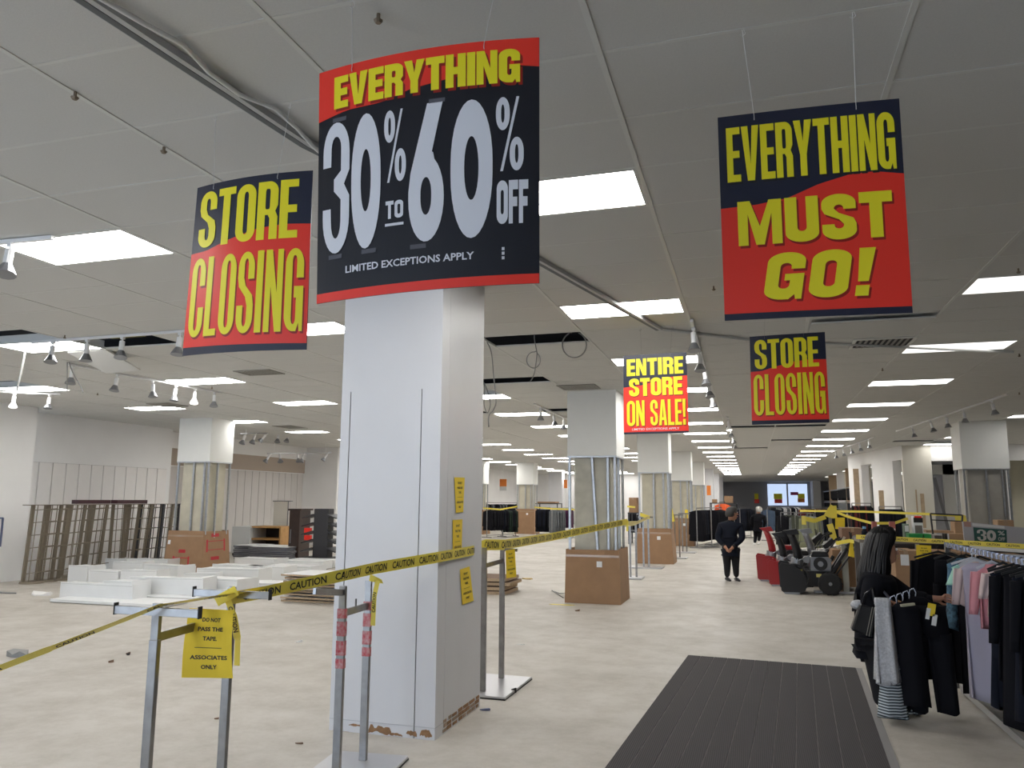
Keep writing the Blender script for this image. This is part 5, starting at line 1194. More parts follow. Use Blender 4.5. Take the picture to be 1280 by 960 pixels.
on_counter('white box with dark picture standing on the counter', 1141.5, 1153, 645, 15.35, .2, white_m, 'box', 'goods_box', [(0, 1, .72, .93, ink_m), (.1, .9, .93, 1, red_m), (.1, .9, .25, .6, M('picture_grey', (.2, .17, .15), .6))])
on_counter('white printed box behind the small counter goods', 1165, 1180, 668, 15.3, .2, M('box_pale', (.55, .52, .5), .6), 'box', 'goods_box', [(.2, .8, .2, .8, M('picture_dark', (.12, .10, .10), .6))])
on_counter('narrow black and white box on the counter', 1181, 1186, 667, 15.1, .2, ink_m, 'box', 'goods_box', [(.6, 1, 0, 1, white_m)])
on_counter('brown carton on the counter left of the 30% board', 1187, 1206, 667, 15.1, .4, card2_m, 'carton', 'goods_box')
on_counter('thin green box standing on the counter beside the picture box', 1130, 1136, 655, 15.35, .2, M('box_green_grey', (.15, .22, .16), .6), 'box', 'goods_box', [(.1, .9, .5, .9, white_m)])
on_counter('small reddish tin on the counter, left one', 1090, 1096, 652, 15.3, .12, M('tin_red', (.4, .12, .10), .5), 'box', 'goods_tin', [(.1, .9, .1, .6, white_m)])
on_counter('small reddish tin on the counter, right one', 1112, 1119, 652, 15.3, .12, MATS['tin_red'], 'box', 'goods_tin', [(.1, .9, .1, .6, white_m)])
p = Y(1081, 672, 15.1); t = thing('spray_bottle', 'small dark bottle with blue cap left of the woman', 'bottle', (p.x, 15.1, zt_)); zz = Y(1081, 661, 15.1).z
MB().tube([(p.x, 15.1, zt_+.002), (p.x, 15.1, zz-.05), (p.x, 15.1, zz)], [.05, .05, .025], 10).build('body', cloth_n, t); MB().tube([(p.x, 15.1, zz), (p.x, 15.1, zz+.04)], .03, 8).build('cap', M('cap_blue', (.15, .35, .6), .4), t)
# wire frame shelf on the counter
t = thing('wire_frame_shelf', 'brown wire frame shelf over the counter with a tape draped on it', 'shelf', (Y(1180, 660, 15.5).x, 15.5, zt_)); y = 15.5
q = [Y(1163, 642, y), Y(1203, 644, y), Y(1202, 667, y), Y(1166, 666, y)]
for i, j in ((0, 1), (1, 2), (3, 0)): MB().bar(q[i], q[j], .025).build('frame_bar', darkrack_m, t)
MB().bar(q[0].lerp(q[3], .33), q[1].lerp(q[2], .33), .018).build('frame_bar', darkrack_m, t)
MB().hexa([q[3]+Vector((-.1, 0, 0)), q[2], q[2]+Vector((0, .4, 0)), q[3]+Vector((-.1, .4, 0))]+[v+up_z(.04) for v in (q[3]+Vector((-.1, 0, 0)), q[2], q[2]+Vector((0, .4, 0)), q[3]+Vector((-.1, .4, 0)))]).build('shelf_board', card2_m, t)
MB().bar((q[3].x, y, zt_), q[3], .03).bar((q[2].x, y, zt_), q[2], .03).build('leg', darkrack_m, t)
# 30% board
yB = 14.6
t = thing('discount_board', 'white board with a dark green 30% OFF panel on the counter at right', 'sign', (Y(1240, 665, yB).x, yB, zt_), None)
TL, TR, BRr, BLl = Y(1203, 652, yB), Y(1284, 660, yB+.1), Y(1284, 680, yB+.1), Y(1206, 679.5, yB)
def PB(a, b, o=0): return BLl.lerp(BRr, a).lerp(TL.lerp(TR, a), b)+Vector((0, -.004-o, 0))
MB().hexa([PB(0, 0, -.02)+Vector((0, .02, 0)), PB(1, 0, -.02)+Vector((0, .02, 0)), PB(1, 0), PB(0, 0)]+[PB(0, 1, -.02)+Vector((0, .02, 0)), PB(1, 1, -.02)+Vector((0, .02, 0)), PB(1, 1), PB(0, 1)]).build('board', M('board_pale', (.50, .50, .54), .6), t)
sq = [([(0, 0), (1, 0), (1, 1), (0, 1)], [])]
flat_mesh('green_panel', sq, lambda a, b: PB(.16+.52*a, .06+.72*b, .002), teal_m, t)
flat_mesh('white_header', sq, lambda a, b: PB(.15+.50*a, .84+.14*b, .002), white_m, t)
flat_mesh('tan_sticker', sq, lambda a, b: PB(.02+.11*a, .78+.24*b, .002), M('sticker_tan', (.5, .3, .25), .6), t)
flat_mesh('lettering', layout('30', 1, .32, .2, .06), lambda a, b: PB(.21+.30*a, .14+.56*b, .004), M('print_bone', (.62, .62, .60), .5), t)
text_mesh('small_lettering', '%', lambda a, b: PB(.54+.11*a, .46+.24*b, .004), MATS['print_bone'], t, .02)
text_mesh('small_lettering', 'OFF', lambda a, b: PB(.54+.11*a, .16+.20*b, .004), MATS['print_bone'], t, .02)
for k, (u0, u1, v, y, lab) in enumerate([(1193, 1214, 652, 15.4, 'brown box edge behind the left top of the 30% board'), (1247, 1267, 650, 15.4, 'brown box standing behind the 30% board')]):
    carton(lab, u0, u1, v, y, .3, z0=zt_, mat=card2_m, name='goods_box')
# yellow barrier rail along the counter edge
a = Y(1070, 671, 14.3); b = Y(1295, 684, 13.2)
ribbon('bold yellow tape stretched along the counter behind the woman', [(a, .1), (Y(1180, 677, 13.9), .1), (b, .1)], .075, step=.08, textscale=.5)
ribbon('upper yellow tape across the openings of the right partition', [(Y(1000, 638.5, 24), .1), (Y(1080, 639.5, 22), .1), (Y(1170, 643, 20), .1), (Y(1205, 645, 20), .2)], .055, text=False)
ribbon('slanting yellow tape from the stand towards the right counter', [(Y(1035, 636, 20.5), .1), (Y(1060, 646, 20), .1), (Y(1090, 654, 19), .1), (Y(1118, 654, 19), .2), (Y(1135, 648, 19), .2)], .06, text=False)
ribbon('yellow tape strand hanging left of the tape bundle', [(Y(1005, 648, 20.5), .1), (Y(1018, 651, 20.5), .4), (Y(1032, 646, 20.5), .3)], .11, text=False)
ribbon('yellow tape end hanging at the left of the bundle', [(Y(1004.5, 645, 20.5), .1), (Y(1005, 656, 20.5), .1)], .10, text=False)
ribbon('wide crumpled yellow tape wrapped over the taped stand', [(Y(1034, 637, 20.2), .1), (Y(1039, 640, 20.2), .1), (Y(1046, 640, 20.2), .1)], .30, text=False)
ribbon('yellow tape dangling below the bundle, long strand', [(Y(1037, 655, 20.2), .1), (Y(1040, 664, 20.2), .1), (Y(1043, 676, 20.2), .1)], .14, text=False)
ribbon('low yellow tape from the carton to the woman', [(Y(1045, 679, 16.6), .1), (Y(1062, 676, 16.4), .1), (Y(1086, 681, 15.5), .1)], .07, text=False)
ribbon('yellow tape knot by the right stripped column', [(Y(1200, 645, 19.9), .2), (Y(1204, 662, 19.9), .2)], .22, text=False)
# taped stand
p = Vector((Y(1040, 690, 20.3).x, 20.3, 0)); t = thing('tape_stand', 'grey stand wrapped in yellow tape beside the snow blowers', 'stand', p, 'chrome stands holding the tape')
MB().bar(p+up_z(.03), p+up_z(1.55), .07).build('post', chrome_m, t); MB().box(p.x-.35, p.x+.35, p.y-.3, p.y+.3, .003, .04).build('base_plate', MATS['base_plate_steel'], t)
p = Vector((Y(1054, 690, 17.2).x, 17.0, 0)); t = thing('tape_stand', 'thick silver post on a long flat bar right of the black snow blower', 'stand', p, 'chrome stands holding the tape')
MB().bar(p+up_z(.03), p+up_z(.95), .11, .08).build('post', M('matte_post', (.45, .44, .38), .6), t); MB().box(p.x-.6, p.x+.75, p.y-.06, p.y+.06, .003, .045).build('base_plate', MATS['base_plate_steel'], t)
# white and chrome metal rails behind the near rail
a = Y(1212, 684, 13.9); b = Y(1262, 686, 13.9)
t = thing('rail_stack', 'stack of white metal rails behind the near rail, catching bluish light', 'rail', a); MB().bar(a, Y(1205+90, 690, 13.6), .03, .05).build('rail', white_m, t); MB().bar(a-up_z(.09), Y(1300, 697, 13.6), .03, .04).build('rail', chrome_m, t)

# ------------------------------------------------------------------ snow blowers
def wheel(t, c, r, w_, axis='y'):
    c = Vector(c); d = Vector((0, w_/2, 0)); b = MB()
    b.tube([c-d, c-d*.7, c+d*.7, c+d], [r*.82, r, r, r*.82], 20); o = b.build('wheel', rubber_m, t)
    k = MB()
    for i in range(14):
        a = 2*math.pi*i/14; e_ = Vector((math.cos(a), 0, math.sin(a))); k.bar(c+e_*(r*.99)-d*.8, c+e_*(r*.99)+d*.8, .03, .02, up=e_)
    k.build('tread', rubber_m, o); MB().tube([c-d*1.05, c-d*1.1], [r*.16, r*.12], 12).build('hub', steel_m, o)
def blower(lab, loc, body, s=1.0, flip=1, hood=None, handle=True, single=False):
    x0, y0 = loc; t = thing('snow_blower', lab, 'snow blower', (x0, y0, 0), 'snow blowers beside the aisle')
    def V(x, y, z): return Vector((x0+flip*x*s, y0+y*s, z*s))
    def pr(poly, ya, yb, name, mat, bevel=0):
        a = [V(x, ya, z) for x, z in poly]; b = [V(x, yb, z) for x, z in poly]; n = len(poly)
        return MB().add(a+b, [tuple(range(n-1, -1, -1)), tuple(range(n, 2*n))]+[(k, (k+1)%n, n+(k+1)%n, n+k) for k in range(n)]).build(name, mat, t, bevel=bevel)
    side = [(-.42, .06), (-.36, .01), (-.08, .01), (.0, .08), (.02, .28), (-.06, .42), (-.20, .52), (-.40, .55), (-.44, .50)]
    pr(side, -.36, -.33, 'side_plate', body); pr(side, .33, .36, 'side_plate', body)
    curve = [(-.20+.28*math.cos(math.radians(a)), .28+.26*math.sin(math.radians(a))) for a in range(100, -100, -20)]
    inner = [(-.20+.25*math.cos(math.radians(a)), .28+.23*math.sin(math.radians(a))) for a in range(-80, 120, 20)]
    pr(curve+inner, -.33, .33, 'auger_housing', body)
    au = MB()
    for k in range(40):
        u = k/40; a = u*6*math.pi; au.box(V(0,0,0).x, V(0,0,0).x, 0, 0, 0, 0) if False else None
    P1 = []; 
    for k in range(49):
        u = k/48; a = u*5*math.pi; P1.append(V(-.20+.17*math.cos(a), -.30+.6*u, .28+.17*math.sin(a)))
    MB().tube(P1, .022*s, 5).build('auger', machine_auger, t); MB().tube([V(-.20, -.32, .28), V(-.20, .32, .28)], .02*s, 8).build('auger_shaft', steel_m, t)
    # chute
    if not single:
        MB().tube([V(-.12, 0, .5), V(-.10, 0, .62)], .11*s, 14).build('chute_ring', steel_m, t)
        R = []
        for k in range(7):
            u = k/6; cx = -.10-.02*u-.10*u*u; cz = .60+.46*u
            R.append([V(cx+.10*math.cos(a)*(1-.2*u), .11*math.sin(a), cz) for a in [math.radians(d) for d in range(-130, 131, 26)]])
        o = MB().loft(R, close=False, cap=False).build('chute', hood or body, t, smooth=True)
        md = o.modifiers.new('thick', 'SOLIDIFY'); md.thickness = .012
        pr([(-.24, 1.04), (-.05, 1.06), (-.10, 1.16), (-.34, 1.12)], -.09, .09, 'chute_deflector', hood or body)
    # chassis, engine
    pr([(.0, .14), (.55, .12), (.60, .30), (.42, .40), (.02, .40)], -.17, .17, 'chassis', machine_black2)
    pr([(.10, .40), (.46, .40), (.48, .62), (.40, .68), (.12, .66)], -.15, .15, 'engine_block', steel_m, .01)
    pr([(.12, .66), (.44, .67), (.40, .76), (.16, .76)], -.17, .17, 'fuel_tank', hood or machine_black2, .015)
    MB().tube([V(.28, -.15, .54), V(.28, -.22, .54)], .12*s, 18).build('recoil_cover', machine_black2, t)
    MB().tube([V(.28, -.22, .54), V(.28, -.235, .54)], .05*s, 12).build('recoil_hub', steel_m, t)
    MB().tube([V(.05, -.1, .60), V(.05, .1, .60)], .06*s, 12).build('muffler', steel_m, t)
    MB().tube([V(.46, -.05, .58), V(.52, -.05, .68)], .03*s, 8).build('oil_cap', ink_m, t)
    pr([(.20, .30), (.30, .30), (.30, .36), (.20, .36)], -.176, -.171, 'warning_label', M('label_yellow', (.7, .62, .2), .5))
    for yy in (-.27, .27): wheel(t, V(.42, yy, .2), .2*s, .13*s)
    for yy in (-.35, .35): pr([(-.36, .0), (-.12, .0), (-.10, .035), (-.38, .035)], yy-.012, yy+.012, 'skid_shoe', steel_m)
    if handle:
        for yy in (-.24, .24):
            MB().tube([V(.50, yy*.7, .30), V(.72, yy, .62), V(.96, yy, .96), V(1.08, yy, 1.02)], .016*s, 8).build('handlebar', machine_black2, t); MB().tube([V(1.03, yy, 1.0), V(1.14, yy, 1.05)], .024*s, 8).build('grip', rubber_m, t)
        pr([(.78, .80), (.98, .96), (.92, 1.05), (.72, .88)], -.22, .22, 'control_panel', machine_black2)
        MB().tube([V(.84, 0, .95), V(.82, 0, 1.12)], .012*s, 6).build('shift_lever', ink_m, t); MB().tube([V(.86, .1, .97), V(.86, .1, 1.10)], .012*s, 6).build('shift_lever', ink_m, t)
        MB().tube([V(-.1, -.14, .58), V(.3, -.15, .78), V(.80, -.08, .92)], .008*s, 6).build('crank_rod', steel_m, t)
    return t
machine_auger = M('auger_dark', (.06, .05, .05), .5, .3); machine_black2 = mblk_m
pB = F(995, 742); pR = F(960, 726)
blower('black snow blower with silver engine, nearest of the machines', (pB.x+.18, pB.y+.25), mblk_m, 1.08)
blower('red snow blower left of the black one', (pR.x+.22, pR.y+.25), mred_m, 1.05, hood=mred_m)
blower('red snow blower half hidden between the other two', (pR.x+.42, pR.y-.78), mred_m, .98, hood=mblk_m)
blower('dark snow blower with silver chute behind the others', (pB.x+.55, pB.y+1.9), mblk_m, 1.05, hood=steel_m)
# black folded handles right of the black blower
t = thing('handle_frame', 'slanting black handle frame between black snow blower and carton', 'machine handle', Y(1058, 690, 16.9)); a0 = Y(1040, 715, 16.9); a1 = Y(1062, 680, 16.9)
for dy in (0, .35): MB().bar(a0+Vector((0, dy, 0)), a1+Vector((0, dy, 0)), .05, .16, up=Vector((0,1,0))).build('frame_side', mblk_m, t)
MB().bar(a1, a1+Vector((0, .35, 0)), .05).build('grip', rubber_m, t); MB().bar(a0, Vector((a0.x-.2, a0.y+.1, .02)), .03).bar(a0+Vector((0, .35, 0)), Vector((a0.x-.2, a0.y+.3, .02)), .03).build('lower_leg', mblk_m, t)
t = thing('pale_handle', 'pale wooden handle leaning above the slanting black frame', 'handle', Y(1050, 680, 16.8)); MB().bar(Y(1047, 686, 16.8), Y(1056, 671, 16.8), .04).build('shaft', M('pale_wood', (.55, .48, .36), .6), t)

# ------------------------------------------------------------------ people
def skin_mesh(J, E, root, sub=2):
    names = list(J); me = bpy.data.meshes.new('s'); me.from_pydata([tuple(J[n][0]) for n in names], [(names.index(a), names.index(b)) for a, b in E], [])
    ob = bpy.data.objects.new('s', me); COL.objects.link(ob)
    ob.modifiers.new('k', 'SKIN').use_smooth_shade = True
    for i, n in enumerate(names):
        r = J[n][1]; me.skin_vertices[0].data[i].radius = r if isinstance(r, tuple) else (r, r)
        me.skin_vertices[0].data[i].use_root = (n == root)
    md = ob.modifiers.new('ss', 'SUBSURF'); md.levels = sub; md.render_levels = sub
    bpy.context.view_layer.update()
    em = bpy.data.meshes.new_from_object(ob.evaluated_get(bpy.context.evaluated_depsgraph_get()))
    V = [v.co.copy() for v in em.vertices]; Fs = [tuple(p.vertices) for p in em.polygons]
    bpy.data.objects.remove(ob); bpy.data.meshes.remove(em); return V, Fs
def fingers(J, E, wrist, palm_dir, side, curl, s=1.0, pre='h', thumb_dir=None):
    """palm and five separate fingers after the wrist joint"""
    d = palm_dir.normalized(); sd = side.normalized(); cu = curl.normalized(); W_ = J[wrist][0]
    J[pre+'palm'] = (W_+d*.05*s, (.030*s, .022*s)); J[pre+'palm2'] = (W_+d*.085*s, (.032*s, .018*s)); E += [(wrist, pre+'palm'), (pre+'palm', pre+'palm2')]
    for k, (o_, l) in enumerate(((-.030, .066), (-.010, .076), (.010, .072), (.029, .056))):
        b = W_+d*.09*s+sd*o_*s; c1 = b+(d*.9+cu*.35).normalized()*l*.5*s; c2 = c1+(d*.55+cu*.8).normalized()*l*.5*s
        J[pre+'f%da' % k] = (b, .0095*s); J[pre+'f%db' % k] = (c1, .009*s); J[pre+'f%dc' % k] = (c2, .0075*s)
        E += [(pre+'palm2', pre+'f%da' % k), (pre+'f%da' % k, pre+'f%db' % k), (pre+'f%db' % k, pre+'f%dc' % k)]
    td = thumb_dir or (sd*-1)
    J[pre+'t1'] = (W_+d*.035*s+td*.030*s, .012*s); J[pre+'t2'] = (W_+d*.065*s+td*.048*s+cu*.012*s, .010*s); J[pre+'t3'] = (W_+d*.092*s+td*.045*s+cu*.03*s, .008*s)
    E += [(pre+'palm', pre+'t1'), (pre+'t1', pre+'t2'), (pre+'t2', pre+'t3')]
def obj_from(V, Fs, name, mats, parent, matf=None, offset=0):
    me = bpy.data.meshes.new(name); me.from_pydata([tuple(v) for v in V], [], Fs)
    for m_ in (mats if isinstance(mats, list) else [mats]): me.materials.append(m_)
    for p in me.polygons:
        p.use_smooth = True
        if matf: p.material_index = matf(p.center)
    o = bpy.data.objects.new(name, me); COL.objects.link(o); attach(o, parent); return o
def head_parts(J, E, c, fwd, r, neck):
    """skull, jaw, nose and ears as extra joints on the neck"""
    f = fwd.normalized(); sd = f.cross(up_z(1)).normalized()
    J['skull'] = (c+up_z(r*.15)-f*r*.12, (r*.80, r*.92)); J['face'] = (c-up_z(r*.35)+f*r*.20, (r*.62, r*.66)); J['chin'] = (c-up_z(r*.95)+f*r*.42, (r*.30, r*.28))
    E += [(neck, 'face'), ('face', 'skull'), ('face', 'chin')]
    J['crown'] = (c+up_z(r*.75)-f*r*.12, (r*.50, r*.58)); E.append(('skull', 'crown'))
def face_bits(t, c, fwd, r):
    f = fwd.normalized(); sd = f.cross(up_z(1)).normalized()
    b = MB(); b.hexa([c+f*r*.80+sd*r*.14-up_z(r*.30), c+f*r*.80-sd*r*.14-up_z(r*.30), c+f*r*.62-sd*r*.1-up_z(r*.28), c+f*r*.62+sd*r*.1-up_z(r*.28), c+f*r*.86+sd*r*.05+up_z(r*.18), c+f*r*.86-sd*r*.05+up_z(r*.18), c+f*r*.60-sd*r*.05+up_z(r*.2), c+f*r*.60+sd*r*.05+up_z(r*.2)])
    b.v = [tuple(Vector(v)+f*r*(.22 if i < 2 else 0)) for i, v in enumerate(b.v)]
    b.build('nose', skin_m, t, bevel=r*.03)
    for k in (-1, 1):
        MB().ball(c+f*r*.74+sd*k*r*.30+up_z(r*.14), r*.10, 8, 6).build('eye', white_m, t); MB().ball(c+f*r*.82+sd*k*r*.30+up_z(r*.14), r*.05, 6, 5).build('iris', ink_m, t)
        MB().bar(c+f*r*.82+sd*k*r*.16+up_z(r*.32), c+f*r*.72+sd*k*r*.46+up_z(r*.30), r*.05, r*.06).build('eyebrow', hair_m, t)
        MB().ball(c+sd*k*r*.80-f*r*.05, r*.20, 8, 6, (.5, .5, 1)).build('ear', skin_m, t)
    MB().bar(c+f*r*.84+sd*r*.22-up_z(r*.58), c+f*r*.84-sd*r*.22-up_z(r*.58), r*.06, r*.10).build('mouth', M('lips', (.30, .08, .07), .5), t)
def shoe(t, heel, toe, mat=leather_m, w_=.045, h=.075):
    heel = Vector(heel); toe = Vector(toe); d = (toe-heel); L_ = d.length; d = d.normalized(); n_ = d.cross(up_z(1)).normalized(); R = []
    for k, (ww, hh) in enumerate(((.6, .8), (1, 1), (1, .85), (1.05, .6), (.9, .5), (.35, .3))):
        c = heel+d*L_*k/5; R.append([c+n_*w_*ww*math.cos(a)+up_z(max(0, h*hh*(.5+.5*math.sin(a)))+.004) for a in [2*math.pi*i/10 for i in range(10)]])
    MB().loft(R).build('shoe', mat, t, smooth=True)

# --- woman at the clothes rail (faces right)
WY = 7.65
def W(u, v, dy=0): return Y(u, v, WY+dy)
t = thing('person', 'woman with long black hair in a black coat holding clothes at the rail', 'person', (W(1105, 890).x, WY, 0))
J = {}; E = []
J['pelvis'] = (W(1096, 797), (.125, .15)); J['waist'] = (W(1094, 772), (.115, .13)); J['chest'] = (W(1095, 743), (.12, .15)); J['upper'] = (W(1097, 725), (.10, .15)); J['neck'] = (W(1102, 708), .052)
E += [('pelvis', 'waist'), ('waist', 'chest'), ('chest', 'upper'), ('upper', 'neck')]
for sgn, nm_, pts in ((-1, 'R', [(1093, 728, -.17), (1083, 760, -.23), (1108, 752, -.26)]), (1, 'L', [(1108, 727, .12), (1139, 748, .12), (1168, 748, .02)])):
    J['sh'+nm_] = (W(*pts[0]), .058); J['el'+nm_] = (W(*pts[1]), .046); J['wr'+nm_] = (W(*pts[2]), .028)
    E += [('upper', 'sh'+nm_), ('sh'+nm_, 'el'+nm_), ('el'+nm_, 'wr'+nm_)]
for nm_, pts in (('R', [(1094, 812, -.09), (1098, 848, -.09), (1103, 884, -.09)]), ('L', [(1104, 812, .09), (1114, 848, .07), (1127, 883, .05)])):
    J['hp'+nm_] = (W(*pts[0]), .095); J['kn'+nm_] = (W(*pts[1]), .062); J['an'+nm_] = (W(*pts[2]), .042)
    E += [('pelvis', 'hp'+nm_), ('hp'+nm_, 'kn'+nm_), ('kn'+nm_, 'an'+nm_)]
hc = W(1108, 687); fw = Vector((1, -.12, -.30)).normalized(); fwh = Vector((1, -.12, -.12))
Jb = dict(J); Eb = list(E); head_parts(Jb, Eb, hc, fwh, .108, 'neck')
fingers(Jb, Eb, 'wrR', Vector((1, -.1, -.25)), Vector((0, 1, .3)), Vector((.1, .2, -1)), 1.0, 'a'); fingers(Jb, Eb, 'wrL', Vector((1, .25, .05)), Vector((0, .2, 1)), Vector((0, -1, -.2)), 1.0, 'b')
V_, F_ = skin_mesh(Jb, Eb, 'pelvis')
zsh = J['neck'][0].z-.03
def mf(c):
    if c.z > zsh: return 0
    for n in ('wrR', 'wrL'):
        if (c-J[n][0]).length < .22 and c.x > J[n][0].x-.015 and c.z > .85: return 0
    return 1
obj_from(V_, F_, 'body', [skin_m, cloth_k], t, mf)
Jc = {k: (v[0], tuple(x+.03 for x in v[1]) if isinstance(v[1], tuple) else v[1]+.026) for k, v in J.items() if not k.startswith(('kn', 'an', 'hp', 'neck'))}
Jc['hem'] = (W(1096, 812), (.17, .19)); Jc['back'] = (W(1085, 750, -.02), (.15, .18)); Jc['chest'] = (W(1098, 743), (.20, .20)); Jc['upper'] = (W(1099, 722), (.165, .20)); Jc['nape'] = (W(1101, 711), (.10, .13)); Ec_extra = [('upper', 'nape')]; Ec = [e for e in E if e[0] in Jc and e[1] in Jc]+[('pelvis', 'hem'), ('waist', 'back'), ('upper', 'nape')]
Jc['wrR'] = (J['wrR'][0].lerp(J['elR'][0], .25), .052); Jc['wrL'] = (J['wrL'][0].lerp(J['elL'][0], .2), .055); Jc['elR'] = (J['elR'][0], .085); Jc['elL'] = (J['elL'][0], .078); Jc['shR'] = (J['shR'][0], .095); Jc['shL'] = (J['shL'][0], .09)
Vc, Fc = skin_mesh(Jc, Ec, 'pelvis'); obj_from(Vc, Fc, 'coat', cloth_k, t)
Jt = {k: (v[0], v[1]+.022) for k, v in J.items() if k[:2] in ('hp', 'kn', 'an')}; Jt['pelvis'] = (J['pelvis'][0], (.14, .16)); Et = [e for e in E if e[0] in Jt and e[1] in Jt]
Vt, Ft = skin_mesh(Jt, Et, 'pelvis'); obj_from(Vt, Ft, 'trousers', M('black_trousers', (.012, .011, .013), .9), t)
face_bits(t, hc, fwh, .108)
# hair: cap plus long back lock
R = []
for (u, v, rx, ry, dx) in [(1105, 657, .03, .03, 0), (1104.5, 659, .075, .07, 0), (1103, 665, .112, .105, 0), (1101, 674, .122, .122, 0), (1098, 685, .118, .13, 0), (1096, 696, .115, .135, 0), (1095, 706, .125, .15, 0), (1093, 716, .135, .17, 0), (1090, 725, .11, .16, 0), (1088, 730, .05, .08, 0)]:
    c = W(u, v); R.append([c+Vector((rx*math.cos(a)*(1+.05*math.sin(5*a)), ry*math.sin(a), 0)) for a in [2*math.pi*i/18 for i in range(18)]])
MB().loft(R).build('hair', hair_m, t, smooth=True)
R = []
for (u, v, rx) in [(1110, 660, .03), (1115, 666, .035), (1113, 676, .022), (1108, 694, .02), (1104, 712, .02)]:
    c = W(u, v, -.085); R.append([c+Vector((rx*math.cos(a), .03*math.sin(a), 0)) for a in [2*math.pi*i/10 for i in range(10)]])
MB().loft(R).build('side_lock', hair_m, t, smooth=True)
shoe(t, W(1098, 893, -.09).xy[:]+(0,), W(1127, 897, -.12).xy[:]+(0,), leather_m); shoe(t, W(1122, 889, .05).xy[:]+(0,), W(1152, 890, .02).xy[:]+(0,), leather_m)
hl = MB(); rnd = random.Random(12)
for k in range(26):
    a_ = math.pi*(.35+1.3*k/25)+math.pi*.0; pts = []
    for (u, v, rx, ry) in [(1104, 659, .07, .065), (1102, 670, .118, .115), (1098, 685, .118, .13), (1095.5, 700, .118, .142), (1093.5, 714, .132, .165), (1090, 727+rnd.uniform(-5, 6), .12, .165)]:
        c = W(u, v); j_ = a_+rnd.uniform(-.07, .07); pts.append(c+Vector((rx*math.cos(j_), ry*math.sin(j_)*(1 if True else 1), 0)))
    hl.tube(pts, [.006, .012, .013, .013, .011, .003], 5)
    if k % 2: hl.tube([Vector((p.x, 2*WY-p.y, p.z)) for p in pts], [.006, .012, .013, .013, .011, .003], 5)
o = hl.build('hair_locks', M('hair_sheen', (.010, .009, .010), .5), t, smooth=True); o['kind'] = 'stuff'
# handbag and crossbody strap
t2 = thing('handbag', 'black leather handbag with pale trim hanging behind the woman\'s hip', 'handbag', W(1079, 775, -.25))
q = [W(1075, 755, -.30), W(1097, 760, -.30), W(1091, 797, -.30), W(1064, 788, -.30)]
MB().hexa([q[3], q[2], q[2]+Vector((0, .11, 0)), q[3]+Vector((0, .11, 0)), q[0], q[1], q[1]+Vector((0, .07, 0)), q[0]+Vector((0, .07, 0))]).build('bag_body', leather_m, t2, bevel=.012)
for k in (.70, .82): a = q[0].lerp(q[1], k)+Vector((0, -.006, 0)); b = q[3].lerp(q[2], k)+Vector((0, -.006, 0)); MB().bar(a, b, .006, .004).build('pale_piping', M('piping', (.35, .33, .28), .5), t2)
MB().tube([q[0]+Vector((.02, .03, -.01)), W(1082, 742, -.31), W(1090, 735, -.30), q[1]+Vector((-.01, .03, -.01))], .010, 6).build('handle', leather_m, t2, smooth=True)
MB().tube([W(1087, 715, -.15), W(1097, 730, -.19), W(1112, 748, -.20), W(1122, 760, -.16)], .011, 6).build('shoulder_strap', M('strap', (.10, .10, .12), .3), t2)
t3 = tag(MB().ball(W(1073, 756, -.20), .06, 10, 8, (1.1, .6, .7)).build('paper_bundle', cloth_w, smooth=True), 'crumpled white cloth tucked behind the handbag', 'cloth')
# garments held by the woman
def held(lab, u, v, dy, L_, mat, kind='top', rz=0, **kw):
    p = W(u, v, dy); tt = thing('held_garment', lab, 'clothing', p, 'clothes held by the woman'); place_local(cloth(kind, L=L_, **kw), p, rz).build('cloth', mat, tt, smooth=True); return tt
h = held('grey white knit garment draped over the woman\'s right arm', 1102, 738, -.36, .74, cloth_w, 'dress', rz=.1, W=.15, T=.05, flare=1.25, seed=3)
h = held('grey patterned garment below the draped white knit', 1107, 788, -.34, .42, M('pattern_cloth', (.10, .10, .12), .9, noise=.9, nscale=40, col2=(.30, .30, .32)), 'dress', rz=.1, W=.17, T=.05, seed=4)
h = held('blue-grey striped garment nearly touching the floor below the knit', 1113, 818, -.33, .49, cloth_st, 'dress', rz=.1, W=.17, T=.06, flare=1.25, seed=5)
h = held('striped garment end by the woman\'s front shoe', 1128, 845, -.22, .30, cloth_st, 'dress', rz=.2, W=.16, T=.06, flare=1.3, seed=6)
held('wide black garment hanging from the woman\'s right hand', 1130, 744, -.30, .88, cloth_k, 'dress', rz=.1, W=.26, T=.08, flare=1.15, seed=7)
held('black trousers held over the forearm, nearest the rail', 1155, 742, -.22, .95, cloth_k, 'trousers', rz=.1, W=.34, T=.07, seed=8)
held('black top held between the hands', 1147, 738, -.10, .70, cloth_k, 'top', rz=.0, W=.34, T=.07, sleeve=.5, seed=9)
for i in range(4):
    a = W(1112+8*i, 754-3*i, -.36+.04*i)
    tt = tag(MB().tube([a, a+Vector((.01, 0, .05)), a+Vector((.04, 0, .065)), a+Vector((.055, 0, .03)), a+Vector((.05, 0, .0))], .0045, 6).build('hanger_hook', M('hanger_chrome', (.55, .6, .72), .2, .5), smooth=True), 'shiny hanger hook in the woman\'s right hand, %s from the left' % ORD[i], 'hanger', 'hanger hooks in hand')
tt = tag(MB().bar(W(1126, 757, -.40), W(1143, 755, -.38), .03, .018).build('hanger_bar', M('hanger_beige', (.38, .36, .26), .5)), 'beige hanger bar under the hooks in the woman\'s hand', 'hanger')
